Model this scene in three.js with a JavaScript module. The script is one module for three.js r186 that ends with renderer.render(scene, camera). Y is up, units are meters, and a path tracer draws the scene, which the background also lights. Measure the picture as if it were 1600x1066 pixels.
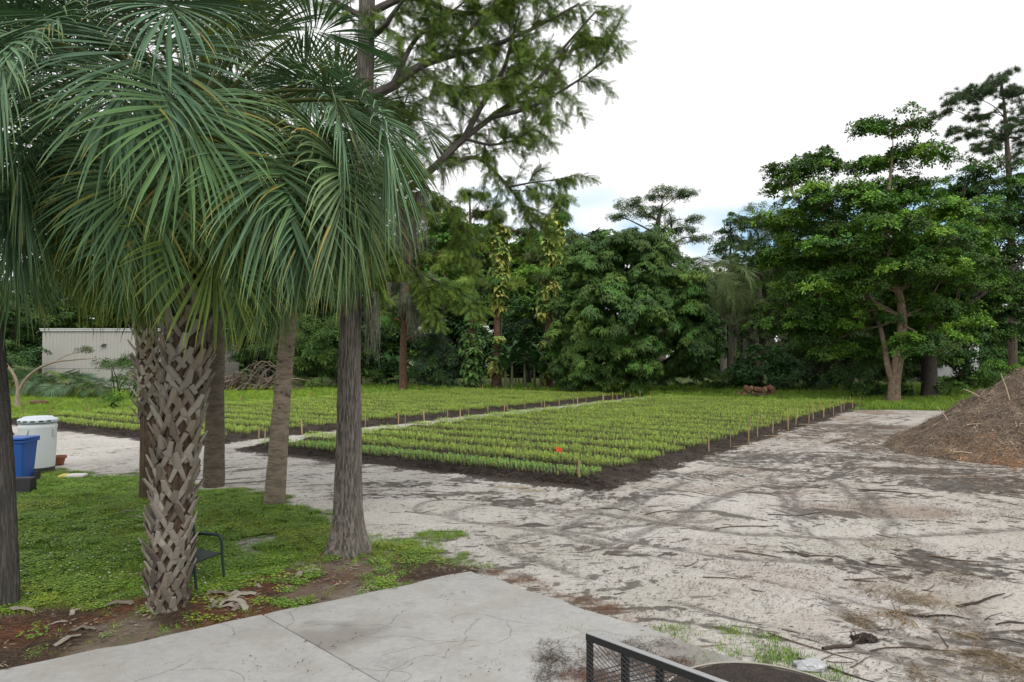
import * as THREE from 'three';
import { mergeGeometries } from 'three/addons/utils/BufferGeometryUtils.js';
import { RoundedBoxGeometry } from 'three/addons/geometries/RoundedBoxGeometry.js';

// ---------------------------------------------------------------- camera, sky, sun, exposure
const W = 1600, H = 1066, F = 1067, EYE = 3.2, HORIZON = 552;
const scene = new THREE.Scene();
const camera = new THREE.PerspectiveCamera(2 * Math.atan(H / 2 / F) * 180 / Math.PI, W / H, 0.1, 1500);
const PITCH = Math.atan((HORIZON - H / 2) / F);
camera.position.set(0, EYE, 0);
camera.rotation.set(PITCH, 0, 0);
scene.add(camera);

const renderer = new THREE.WebGLRenderer({ antialias: true });
renderer.setSize(1024, 682);
renderer.toneMapping = THREE.LinearToneMapping;
renderer.toneMappingExposure = 1.0;
renderer.shadowMap.enabled = true;

const sun = new THREE.DirectionalLight(new THREE.Color(1, 0.96, 0.88), 1.5);
sun.position.set(26, 70, 22);
sun.target.position.set(0, 0, -30);
sun.shadow.radius = 26;
sun.castShadow = true;
sun.shadow.mapSize.set(4096, 4096);
Object.assign(sun.shadow.camera, { left: -60, right: 60, top: 60, bottom: -60, near: 1, far: 220 });
scene.add(sun, sun.target);

// ---------------------------------------------------------------- numbers
function mulberry(a) { return () => { a |= 0; a = a + 0x6D2B79F5 | 0; let t = Math.imul(a ^ a >>> 15, 1 | a); t = t + Math.imul(t ^ t >>> 7, 61 | t) ^ t; return ((t ^ t >>> 14) >>> 0) / 4294967296; }; }
const lerp = (a, b, t) => a + (b - a) * t, clamp = (x, a = 0, b = 1) => x < a ? a : x > b ? b : x;
const smooth = (a, b, x) => { const t = clamp((x - a) / (b - a)); return t * t * (3 - 2 * t); };
const V = (x, y, z) => new THREE.Vector3(x, y, z);
const NT = new Float32Array(65536); { const r = mulberry(77); for (let i = 0; i < 65536; i++) NT[i] = r(); }
function vn(x, y) { const xi = Math.floor(x), yi = Math.floor(y); let fx = x - xi, fy = y - yi; fx = fx * fx * (3 - 2 * fx); fy = fy * fy * (3 - 2 * fy); const a = (yi & 255) << 8, b = ((yi + 1) & 255) << 8, c = xi & 255, d = (xi + 1) & 255; const p = NT[a | c], q = NT[a | d], r = NT[b | c], s = NT[b | d]; return p + (q - p) * fx + (r - p + (p - q - r + s) * fx) * fy; }
function fbm(x, y, o = 4) { let s = 0, a = 0.5, n = 0; for (let i = 0; i < o; i++) { s += a * vn(x, y); n += a; a *= 0.5; x = x * 2.03 + 17.3; y = y * 2.03 + 9.1; } return s / n; }
function vn3(x, y, z) { const zi = Math.floor(z); let f = z - zi; f = f * f * (3 - 2 * f); return lerp(vn(x + zi * 37.7, y + zi * 11.3), vn(x + (zi + 1) * 37.7, y + (zi + 1) * 11.3), f); }

{ // an overcast sky: bright broken cloud, thin blue gaps low down
  const w = 1024, h = 512, a = new Float32Array(w * h * 4);
  for (let j = 0; j < h; j++) for (let i = 0; i < w; i++) {
    const el = ((j + 0.5) / h - 0.5) * Math.PI, az = (i + 0.5) / w * 2 * Math.PI, k = (j * w + i) * 4;
    const e = Math.max(el, 0);
    const nx = Math.cos(az), ny = Math.sin(az);
    const big = vn3(nx * 1.7 + 9, ny * 1.7 + 4, e * 3.5) * 0.6 + vn3(nx * 5 + 3, ny * 5 + 8, e * 9) * 0.4;
    const fine = vn3(nx * 9 + 31, ny * 9 + 5, e * 30) * 0.6 + vn3(nx * 21, ny * 21, e * 60) * 0.4;
    const L = 1.08 + 0.3 * (big - 0.5) + 0.1 * Math.sin(e);
    const low = Math.exp(-(((e - 0.155) / 0.075) ** 2));
    const win = Math.exp(-(((az - 1.5708 - 0.30) / 0.13) ** 2) - (((e - 0.165) / 0.05) ** 2));
    const gap = smooth(0.60, 0.78, 0.17 * win +  fine * 0.65 + 0.35 * vn3(nx * 4 + 2, ny * 4 + 77, 3) + 0.14 * low) * low;
    a[k] = lerp(L, 0.42, gap); a[k + 1] = lerp(L, 0.74, gap); a[k + 2] = lerp(L * 1.005, 0.98, gap); a[k + 3] = 1;
    if (el < 0) { a[k] = a[k + 1] = a[k + 2] = L * 0.5; }
  }
  const t = new THREE.DataTexture(a, w, h, THREE.RGBAFormat, THREE.FloatType);
  t.mapping = THREE.EquirectangularReflectionMapping; t.minFilter = t.magFilter = THREE.LinearFilter; t.needsUpdate = true;
  scene.background = t; scene.environment = t;
}

// ---------------------------------------------------------------- places: where a sight line meets the ground or a given distance
const cosP = Math.cos(PITCH), sinP = Math.sin(PITCH);
function ray(px, py) { const cx = (px - W / 2) / F, cy = -(py - H / 2) / F; return V(cx, cy * cosP + sinP, -cosP + cy * sinP); }
function P(px, py, depth) { const r = ray(px, py); r.multiplyScalar(depth / -r.z); return V(r.x, r.y + EYE, r.z); }
function gp(px, py, y = 0) { const r = ray(px, py); r.multiplyScalar((y - EYE) / r.y); return V(r.x, y, r.z); }
const relief = (x, z) => 0.035 * (fbm(x * 0.35 + 5, z * 0.35 + 3, 3) - 0.5);

// ---------------------------------------------------------------- naming
const taken = {};
function numbered(n) { const k = taken[n] = (taken[n] ?? -1) + 1; return k ? n + '_' + String(k).padStart(3, '0') : n; }
function tag(o, label, category, group) { o.userData.label = label; o.userData.category = category; if (group) o.userData.group = group; return o; }
function setting(o, name, label, category) { o.name = numbered(name); o.userData.kind = 'structure'; o.userData.label = label; o.userData.category = category; scene.add(o); return o; }
function thing(name, label, category, pos, group, turn = 0) { const o = new THREE.Group(); o.name = numbered(name); if (pos) o.position.copy(pos); o.rotation.y = turn; scene.add(o); return tag(o, label, category, group); }
function one(name, geo, mat, label, category, pos, group, turn = 0) { const o = new THREE.Mesh(geo, mat); o.name = numbered(name); if (pos) o.position.copy(pos); o.rotation.y = turn; scene.add(o); return tag(o, label, category, group); }
function part(name, geo, mat, parent, label) { const o = new THREE.Mesh(geo, mat); o.name = name; parent.add(o); if (label) o.userData.label = label; return o; }
const ORD = ['first', 'second', 'third', 'fourth', 'fifth', 'sixth', 'seventh', 'eighth', 'ninth', 'tenth', 'eleventh', 'twelfth', 'thirteenth', 'fourteenth', 'fifteenth', 'sixteenth', 'seventeenth', 'eighteenth', 'nineteenth', 'twentieth', 'twenty-first', 'twenty-second', 'twenty-third', 'twenty-fourth', 'twenty-fifth', 'twenty-sixth', 'twenty-seventh', 'twenty-eighth'];

// ---------------------------------------------------------------- materials and textures
const M = (r, g, b, rough = 0.9, extra = {}) => new THREE.MeshStandardMaterial({ color: new THREE.Color().setRGB(r, g, b), roughness: rough, side: THREE.DoubleSide, ...extra });
const leafM = (rough = 0.75, extra = {}) => new THREE.MeshPhysicalMaterial({ color: 0xffffff, roughness: rough, side: THREE.DoubleSide, vertexColors: true, ...extra });
const s8 = c => { c = clamp(c); return 255 * (c <= 0.0031308 ? c * 12.92 : 1.055 * Math.pow(c, 1 / 2.4) - 0.055); };
const wrapU = f => (u, v) => { const a = smooth(0.85, 1, u), b = smooth(0.88, 1, v); let x = a ? lerp(f(u, v), f(u - 1, v), a) : f(u, v); if (b) x = lerp(x, a ? lerp(f(u, v - 1), f(u - 1, v - 1), a) : f(u, v - 1), b); return x; };
const wrapC = f => (u, v, o) => { const a = smooth(0.85, 1, u), b = smooth(0.85, 1, v); f(u, v, o); if (a) { const p = [0, 0, 0]; f(u - 1, v, p); for (let k = 0; k < 3; k++) o[k] = lerp(o[k], p[k], a); } if (b) { const p = [0, 0, 0], q = [0, 0, 0]; f(u, v - 1, p); if (a) { f(u - 1, v - 1, q); for (let k = 0; k < 3; k++) p[k] = lerp(p[k], q[k], a); } for (let k = 0; k < 3; k++) o[k] = lerp(o[k], p[k], b); } };
function colourTexture(w, h, fn, wrap) {
  const d = new Uint8Array(w * h * 4), o = [0, 0, 0]; if (wrap) fn = wrapC(fn);
  for (let j = 0; j < h; j++) for (let i = 0; i < w; i++) { fn((i + 0.5) / w, (j + 0.5) / h, o); const k = (j * w + i) * 4; d[k] = s8(o[0]); d[k + 1] = s8(o[1]); d[k + 2] = s8(o[2]); d[k + 3] = 255; }
  const t = new THREE.DataTexture(d, w, h); t.colorSpace = THREE.SRGBColorSpace; t.magFilter = THREE.LinearFilter; t.minFilter = THREE.LinearMipmapLinearFilter; t.generateMipmaps = true;
  if (wrap) t.wrapS = t.wrapT = THREE.RepeatWrapping; t.needsUpdate = true; return t;
}
function heightTexture(w, h, fn, wrap) {
  if (wrap) fn = wrapU(fn);
  const d = new Uint8Array(w * h * 4);
  for (let j = 0; j < h; j++) for (let i = 0; i < w; i++) { const c = 255 * clamp(fn((i + 0.5) / w, (j + 0.5) / h)), k = (j * w + i) * 4; d[k] = d[k + 1] = d[k + 2] = c; d[k + 3] = 255; }
  const t = new THREE.DataTexture(d, w, h); t.magFilter = THREE.LinearFilter; t.minFilter = THREE.LinearMipmapLinearFilter; t.generateMipmaps = true;
  if (wrap) t.wrapS = t.wrapT = THREE.RepeatWrapping; t.needsUpdate = true; return t;
}
// bark: long fibrous strips (u round the stem, v along it), one tile is about 1 m
const barkH = (u, v) => { const a = vn(u * 64, v * 6 + 3), b = vn(u * 128 + 9, v * 16), c = vn(u * 32 + 4, v * 3 + 40); return 0.45 * a + 0.3 * b + 0.25 * c; };
const barkHt = heightTexture(512, 512, barkH, true);
const barkCol = colourTexture(512, 512, (u, v, o) => { const h = barkH(u, v), m = fbm(u * 8, v * 8 + 50, 3); const t = smooth(0.3, 0.7, h); const g = lerp(0.45, 1.15, t) * lerp(0.8, 1.1, m); o[0] = g * 0.8; o[1] = g * 0.8; o[2] = g * 0.8; }, true);
const barkM = (r, g, b, bump = 0.02) => M(r / 0.62, g / 0.62, b / 0.62, 0.95, { map: barkCol, bumpMap: barkHt, bumpScale: bump });
const grainH = heightTexture(256, 256, (u, v) => 0.5 * vn(u * 128, v * 128) + 0.5 * vn(u * 64 + 7, v * 64 + 1), true);

// ---------------------------------------------------------------- geometry helpers
class Build { // collects triangles: positions, colours, uv
  constructor() { this.p = []; this.c = []; this.u = []; }
  tri(a, b, c, col) { this.p.push(a.x, a.y, a.z, b.x, b.y, b.z, c.x, c.y, c.z); if (col) for (let i = 0; i < 3; i++) this.c.push(col[0], col[1], col[2]); return this; }
  quad(a, b, c, d, col) { this.tri(a, b, c, col); return this.tri(a, c, d, col); }
  done() { const g = new THREE.BufferGeometry(); g.setAttribute('position', new THREE.Float32BufferAttribute(this.p, 3)); if (this.c.length) g.setAttribute('color', new THREE.Float32BufferAttribute(this.c, 3)); g.computeVertexNormals(); return g; }
}
const shade = (c, k) => [c[0] * k, c[1] * k, c[2] * k];
// one leaf: four faces, folded along the midrib and arched
function leaf(B, base, dir, nrm, len, wid, col, fold = 0.25, droop = 0.2) {
  const d = dir.clone().normalize(), s = d.clone().cross(nrm).normalize(), n = s.clone().cross(d).normalize();
  const mid = base.clone().addScaledVector(d, len * 0.45), tip = base.clone().addScaledVector(d, len * 0.94); tip.y -= droop * len;
  mid.y -= droop * len * 0.15;
  const l = mid.clone().addScaledVector(s, wid / 2).addScaledVector(n, fold * wid), r = mid.clone().addScaledVector(s, -wid / 2).addScaledVector(n, fold * wid);
  B.tri(base, l, mid, col).tri(base, mid, r, col).tri(l, tip, mid, col).tri(mid, tip, r, col);
}
function blade(B, base, dir, side, len, wid, bend, col) { // a narrow blade: three faces, bent over
  const m = base.clone().addScaledVector(dir, len * 0.55), t = base.clone().addScaledVector(dir, len * 0.95).add(bend);
  m.addScaledVector(bend, 0.25);
  const a = base.clone().addScaledVector(side, wid / 2), b = base.clone().addScaledVector(side, -wid / 2), c = m.clone().addScaledVector(side, wid * 0.4), d = m.clone().addScaledVector(side, -wid * 0.4);
  B.tri(a, b, d, col).tri(a, d, c, col).tri(c, d, t, col);
}
const rdir = r => { const y = r() * 2 - 1, a = r() * 6.2832, s = Math.sqrt(1 - y * y); return V(Math.cos(a) * s, y, Math.sin(a) * s); };
// a tube through points with a radius at each; dent(angle, t) scales the radius; uv in metres
function tube(pts, rad, seg = 10, steps = 0, dent = null, cap = true) {
  const curve = new THREE.CatmullRomCurve3(pts, false, 'centripetal');
  const n = steps || Math.max(4, (pts.length - 1) * 5), L = curve.getLength(), p = [], uv = [], ix = [];
  let up = null;
  for (let i = 0; i <= n; i++) {
    const t = i / n, c = curve.getPoint(t), T = curve.getTangent(t);
    if (!up) { up = Math.abs(T.y) > 0.9 ? V(1, 0, 0) : V(0, 1, 0); }
    const X = up.clone().addScaledVector(T, -up.dot(T)).normalize(), Y = T.clone().cross(X); up = X;
    const q = t * (rad.length - 1), k = Math.min(Math.floor(q), rad.length - 2), R = lerp(rad[k], rad[k + 1], q - k);
    for (let j = 0; j <= seg; j++) {
      const a = j / seg * 6.28318530718, r = R * (dent ? dent(a, t, c) : 1);
      p.push(c.x + (X.x * Math.cos(a) + Y.x * Math.sin(a)) * r, c.y + (X.y * Math.cos(a) + Y.y * Math.sin(a)) * r, c.z + (X.z * Math.cos(a) + Y.z * Math.sin(a)) * r);
      uv.push(j / seg * Math.max(1, Math.round(R * 6.28)), t * L);
    }
  }
  for (let i = 0; i < n; i++) for (let j = 0; j < seg; j++) { const a = i * (seg + 1) + j, b = a + seg + 1; ix.push(a, a + 1, b, b, a + 1, b + 1); }
  if (cap) { const e = n * (seg + 1); for (let j = 1; j < seg - 1; j++) ix.push(e, e + j, e + j + 1); }
  const g = new THREE.BufferGeometry(); g.setAttribute('position', new THREE.Float32BufferAttribute(p, 3)); g.setAttribute('uv', new THREE.Float32BufferAttribute(uv, 2)); g.setIndex(ix); g.computeVertexNormals();
  if (seg > 3) { // close the seam's normals
    const N = g.attributes.normal; for (let i = 0; i <= n; i++) { const a = i * (seg + 1), b = a + seg; const x = N.getX(a) + N.getX(b), y = N.getY(a) + N.getY(b), z = N.getZ(a) + N.getZ(b), l = Math.hypot(x, y, z) || 1; N.setXYZ(a, x / l, y / l, z / l); N.setXYZ(b, x / l, y / l, z / l); }
  }
  return g;
}
function box(w, h, d, x = 0, y = 0, z = 0, rx = 0, ry = 0, rz = 0, bevel = 0) {
  const g = bevel ? new RoundedBoxGeometry(w, h, d, 1, bevel) : new THREE.BoxGeometry(w, h, d);
  if (rx || ry || rz) g.applyMatrix4(new THREE.Matrix4().makeRotationFromEuler(new THREE.Euler(rx, ry, rz))); g.translate(x, y, z); return g;
}
function bar(a, b, r, seg = 6) { const d = b.clone().sub(a), g = new THREE.CylinderGeometry(r, r, d.length(), seg); g.translate(0, d.length() / 2, 0); g.applyQuaternion(new THREE.Quaternion().setFromUnitVectors(V(0, 1, 0), d.clone().normalize())); g.translate(a.x, a.y, a.z); return g; }
const plain = g => { let q = g.index ? g.toNonIndexed() : g; for (const k of Object.keys(q.attributes)) if (k !== 'position' && k !== 'normal' && k !== 'uv') q.deleteAttribute(k); if (!q.attributes.uv) q.setAttribute('uv', new THREE.Float32BufferAttribute(new Float32Array(q.attributes.position.count * 2), 2)); return q; };
const merge = list => mergeGeometries(list.map(plain));
// copies of a small shape: list of {m, c}
function copies(name, geo, mat, list, parent) {
  const o = new THREE.InstancedMesh(geo, mat, list.length), c = new THREE.Color();
  list.forEach((e, i) => { o.setMatrixAt(i, e.m); o.setColorAt(i, c.setRGB(e.c[0], e.c[1], e.c[2])); });
  o.name = name; o.userData.kind = 'stuff'; parent.add(o); return o;
}
const _q = new THREE.Quaternion(), _q2 = new THREE.Quaternion(), _Y = V(0, 1, 0);
function pose(pos, up, spin, sc, sy = sc) { _q.setFromUnitVectors(_Y, up); _q2.setFromAxisAngle(_Y, spin); return new THREE.Matrix4().compose(pos.clone(), _q.clone().multiply(_q2), V(sc, sy, sc)); }
// ================================================================ the ground
const FO = [2.03, -16.65], FU = [-0.857, -0.515], FV = [0.605, -0.796], FD = FU[0] * FV[1] - FV[0] * FU[1];
const fuv = (x, z) => { const a = x - FO[0], b = z - FO[1]; return [(a * FV[1] - FV[0] * b) / FD, (FU[0] * b - FU[1] * a) / FD]; };
const fxz = (u, v) => [FO[0] + FU[0] * u + FV[0] * v, FO[1] + FU[1] * u + FV[1] * v];
const ROWS = 19, STEP = 32 / ROWS, BLOCKS = [[0, 12.4], [14.9, 29.8]];
const rim = list => list.map(([a, b]) => { const g = gp(a, b); return [g.x, g.z]; });
function within(poly, x, z) { // signed distance in metres, positive inside
  let ins = false, d = 1e9;
  for (let i = 0, j = poly.length - 1; i < poly.length; j = i++) {
    const [ax, az] = poly[j], [bx, bz] = poly[i], ex = bx - ax, ez = bz - az, t = clamp(((x - ax) * ex + (z - az) * ez) / (ex * ex + ez * ez));
    d = Math.min(d, Math.hypot(x - ax - ex * t, z - az - ez * t));
    if ((bz > z) !== (az > z) && x < (ax - bx) * (z - bz) / (az - bz) + bx) ins = !ins;
  }
  return ins ? d : -d;
}
const lawnPoly = rim([[-260, 722], [-40, 722], [100, 734], [200, 741], [350, 765], [430, 777], [500, 797], [520, 822], [560, 834], [650, 846], [740, 890], [600, 925], [400, 968], [250, 1010], [0, 1050], [-300, 1105], [-600, 1000]]);
const strawPoly = rim([[-500, 975], [0, 975], [120, 962], [215, 930], [330, 925], [420, 895], [520, 868], [620, 870], [700, 878], [735, 893], [600, 925], [400, 968], [250, 1010], [0, 1050], [-300, 1105]]);
const mudSpots = [[1200, 715, 5.2, 1.5], [1290, 742, 2.0, 1.6], [1420, 735, 4.5, 1.5], [1540, 755, 3.6, 2.0], [690, 772, 2.4, 0.5], [640, 757, 1.6, 0.5], [800, 783, 1.6, 0.4], [1330, 665, 3.0, 1.6], [1560, 1000, 1.1, 0.55], [1500, 880, 2.3, 0.7], [960, 775, 1.2, 0.6], [1080, 742, 2.4, 0.7], [1450, 700, 4, 1.5], [1230, 760, 1.4, 0.35], [1190, 770, 0.9, 0.25], [860, 820, 1.3, 0.25], [1000, 865, 0.8, 0.15]].map(([a, b, rx, rz]) => { const g = gp(a, b); return [g.x, g.z, rx, rz]; });
const path = l => l.map(([a, b]) => { const g = gp(a, b); return [g.x, g.z]; });
const tracks = [[[900, 800], [1010, 752], [1130, 708], [1240, 672], [1345, 650]], [[940, 830], [1070, 760], [1180, 712], [1290, 678], [1390, 655]], [[1270, 735], [1300, 775], [1330, 830], [1480, 900], [1700, 960]], [[1100, 790], [1220, 745], [1330, 715], [1420, 680]], [[700, 790], [900, 812], [1150, 850], [1400, 862], [1700, 840]], [[850, 850], [1050, 905], [1300, 960], [1600, 1040]], [[980, 775], [1090, 735], [1180, 700], [1290, 664], [1400, 648]], [[880, 840], [1020, 790], [1150, 742], [1250, 712], [1340, 692], [1440, 660]], [[1150, 700], [1230, 730], [1290, 790], [1340, 870], [1420, 960]], [[1060, 800], [1190, 770], [1330, 760], [1480, 770], [1700, 800]], [[760, 800], [880, 815], [1010, 800], [1120, 755], [1220, 700]]].map(path);
function nearTrack(tr, x, z) { let best = 1e9, along = 0, run = 0; for (let i = 0; i < tr.length - 1; i++) { const [ax, az] = tr[i], [bx, bz] = tr[i + 1], ex = bx - ax, ez = bz - az, l = Math.hypot(ex, ez), t = clamp(((x - ax) * ex + (z - az) * ez) / (l * l)), d = Math.hypot(x - ax - ex * t, z - az - ez * t); if (d < best) { best = d; along = run + t * l; } run += l; } return [best, along]; }
const inField = (x, z) => { const [u, v] = fuv(x, z); let m = -9; for (const [a, b] of BLOCKS) m = Math.max(m, Math.min(u - a + 0.45, b + 0.45 - u, v + 0.75, 32.4 - v)); return m; };
function farGrass(x, z) { const [u, v] = fuv(x, z); const n = (fbm(x * 0.6, z * 0.6, 3) - 0.5) * 2.4; return Math.max(Math.min(v - 32.6, 30) * (u > -0.5 ? 1 : 0) + (u > -0.5 ? n * 0.4 : -9), u < 0.2 && x > 8 ? -38.2 - z + n : -9, u > 30.4 ? Math.min(u - 30.4, -29.5 - z) + n * 0.5 : -9); }
const lawnAt = (x, z) => within(lawnPoly, x, z) + (fbm(x * 1.1 + 8, z * 1.1, 3) - 0.5) * 1.1 + (fbm(x * 4, z * 4 + 3, 2) - 0.5) * 0.4;
const barePatch = (x, z) => smooth(0.62, 0.72, fbm(x * 0.9 + 40, z * 1.1 + 12, 4));
const strawAt = (x, z) => within(strawPoly, x, z) + (fbm(x * 1.6 + 3, z * 1.6 + 9, 3) - 0.5) * 0.9;
const mix3 = (o, c, t) => { o[0] = lerp(o[0], c[0], t); o[1] = lerp(o[1], c[1], t); o[2] = lerp(o[2], c[2], t); };
const SAND = [0.475, 0.448, 0.412], MUD = [0.038, 0.032, 0.028], MULCH = [0.03, 0.021, 0.016], TURF = [0.085, 0.11, 0.03], STRAW = [0.105, 0.065, 0.042], DIRT = [0.12, 0.09, 0.065];
function mudAt(x, z) { // dark wet soil smeared over the sand: 0..1
  let m = 0;
  for (const [sx, sz, rx, rz] of mudSpots) { const q = ((x - sx) / rx) ** 2 + ((z - sz) / rz) ** 2; if (q < 4) m = Math.max(m, Math.exp(-q * 1.1)); }
  const wob = fbm(x * 0.5 + 2, z * 0.5 + 6, 2) - 0.5, tu = (fbm(x * 0.13 + 60, z * 0.13 + 20, 2) - 0.35) * 1.6, ct = Math.cos(tu), sn = Math.sin(tu), xa = x * ct - z * sn, za = x * sn + z * ct;
  const st = fbm(xa * 0.6 + wob * 2 + 30, za * 2.6 + 12, 4), st2 = fbm(xa * 1.8 + 9, za * 8, 3), grain = fbm(x * 8, z * 11, 3);
  const more = smooth(-3, 8, x) * smooth(-32, -20, z) * 0.035 + smooth(4, 14, x) * 0.05 + (fbm(x * 0.16 + 3, z * 0.3 + 8, 3) - 0.56) * 0.5;
  let a = smooth(0.50, 0.60, (0.36 * st + 0.32 * st2 + 0.32 * grain) + m * 0.27 - 0.13) * smooth(0.02, 0.2, m) * (0.6 + 0.6 * grain);
  a = Math.max(a, smooth(0.625, 0.675, st * 0.45 + st2 * 0.35 + grain * 0.2 + more * 0.75) * 0.85);
  a = Math.max(a, smooth(0.63, 0.70, st2 * 0.5 + grain * 0.5 + more * 0.8) * 0.8);
  return clamp(a);
}
function groundColour(x, z, o) {
  const n1 = fbm(x * 0.9, z * 0.9 + 4, 4), n2 = fbm(x * 14, z * 14, 3), n3 = vn(x * 47, z * 47);
  const k = 0.82 + 0.3 * n1 + 0.16 * (n2 - 0.5) + 0.1 * (n3 - 0.5);
  o[0] = SAND[0] * k; o[1] = SAND[1] * k; o[2] = SAND[2] * k * (0.95 + 0.1 * n1);
  const pink = smooth(0.5, 0.75, fbm(x * 0.5 + 70, z * 0.8 + 7, 3)) * smooth(0, 9, x) * 0.7 + smooth(5, 13, x) * 0.15;
  mix3(o, [0.27 * k, 0.2 * k, 0.155 * k], pink);
  let mud = mudAt(x, z);
  for (const tr of tracks) {
    const [d, al] = nearTrack(tr, x + (n1 - 0.5) * 0.5, z); if (d > 1.3) continue;
    const rut = Math.max(Math.exp(-(((d - 0.75 - 0.25 * (n2 - 0.5)) / 0.12) ** 2)), 0) * smooth(0.44, 0.56, fbm(al * 0.55 + tr[0][0] * 3.1, d * 3, 3)), lug = 0.55 + 0.6 * vn(al * 5 + tr[0][1], d * 9);
    mud = Math.max(mud, rut * 0.8 * lug);
  }
  mix3(o, shade(MUD, 0.8 + 0.7 * n2 + 0.5 * n3), mud * 0.93);
  const fl = Math.max(smooth(0.70, 0.76, 0.4 * n2 + 0.6 * vn(x * 22 + z * 9, z * 60 - x * 12)) * 0.5, smooth(0.72, 0.76, 0.5 * vn(x * 5 + 2, z * 26 + x * 2) + 0.5 * fbm(x * 2, z * 2, 2)) * 0.7); mix3(o, [0.09, 0.06, 0.04], fl);
  const fd = inField(x, z) + (fbm(x * 1.5, z * 1.5, 3) - 0.5) * 0.9 + (n2 - 0.5) * 0.5;
  mix3(o, shade(MULCH, 0.7 + 0.9 * n2 + 0.5 * n3), smooth(-0.12, 0.04, fd));
  const fg = farGrass(x, z); mix3(o, shade(TURF, 0.7 + 0.6 * n2), smooth(-0.4, 0.4, fg));
  const lw = lawnAt(x, z);
  if (lw > -0.5) { const b = barePatch(x, z); const t = smooth(-0.25, 0.2, lw) * (1 - b * 0.75); mix3(o, shade(TURF, 0.65 + 0.7 * n2), t); }
  const sw = strawAt(x, z);
  if (sw > -0.6) { const g = shade(lerp(0, 1, smooth(0.4, 0.65, n1)) > 0.5 ? STRAW : DIRT, 0.6 + 0.8 * n2 + 0.3 * n3); mix3(o, g, smooth(-0.2, 0.25, sw) * 0.92); }
}
function rutDepth(x, z) { let h = 0; for (const tr of tracks) { const [d] = nearTrack(tr, x, z); if (d < 1.4) h = Math.min(h, -0.035 * Math.exp(-(((d - 0.75) / 0.16) ** 2))) + 0.008 * Math.exp(-(((d - 1.02) / 0.1) ** 2)); } return h; }
const gh = (x, z) => relief(x, z) + (z > -45 && inField(x, z) < 0.2 && lawnAt(x, z) < 0.3 ? rutDepth(x, z) : 0);
const bumpGround = heightTexture(1024, 1024, (u, v) => 0.4 * fbm(u * 64, v * 64, 3) + 0.35 * fbm(u * 20 + 3, v * 40, 3) + 0.25 * vn(u * 200, v * 200), true);
function sheet(x0, x1, z0, z1, nx, nz, tw, th, label) {
  const p = [], uv = [], ix = [];
  for (let j = 0; j <= nz; j++) for (let i = 0; i <= nx; i++) { const x = lerp(x0, x1, i / nx), z = lerp(z0, z1, j / nz); p.push(x, gh(x, z), z); uv.push(i / nx, j / nz); }
  for (let j = 0; j < nz; j++) for (let i = 0; i < nx; i++) { const a = j * (nx + 1) + i, b = a + nx + 1; ix.push(a, a + 1, b, b, a + 1, b + 1); }
  const g = new THREE.BufferGeometry(); g.setAttribute('position', new THREE.Float32BufferAttribute(p, 3)); g.setAttribute('uv', new THREE.Float32BufferAttribute(uv, 2)); g.setIndex(ix); g.computeVertexNormals();
  const map = colourTexture(tw, th, (u, v, o) => groundColour(lerp(x0, x1, u), lerp(z0, z1, v), o));
  const bump = bumpGround.clone(); bump.repeat.set((x1 - x0) / 5, Math.abs(z1 - z0) / 5); bump.needsUpdate = true;
  return setting(new THREE.Mesh(g, new THREE.MeshStandardMaterial({ map, roughness: 0.96, bumpMap: bump, bumpScale: 0.05, side: THREE.DoubleSide })), 'sandy_ground', label, 'ground');
}
sheet(-26, 0, -4, -26, 200, 170, 2048, 1700, 'pale sand track and lawn soil under the palms');
sheet(0, 26, -4, -26, 200, 170, 2048, 1700, 'pale rutted sand yard streaked with dark soil and wood scraps');
sheet(-70, 70, -26, -66, 280, 100, 2048, 800, 'far sandy ground and dark soil round the planted field');
{
  const g = new THREE.CircleGeometry(600, 64); g.rotateX(-Math.PI / 2); g.translate(0, -0.14, 0);
  const map = colourTexture(512, 512, (u, v, o) => { const n = fbm(u * 32, v * 32, 4); o[0] = TURF[0] * (0.5 + n); o[1] = TURF[1] * (0.5 + n); o[2] = TURF[2] * (0.5 + n); }, true); map.repeat.set(120, 120);
  setting(new THREE.Mesh(g, new THREE.MeshStandardMaterial({ map, roughness: 1, side: THREE.DoubleSide })), 'ground', 'grassy ground reaching away beyond the trees', 'ground');
}

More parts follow.
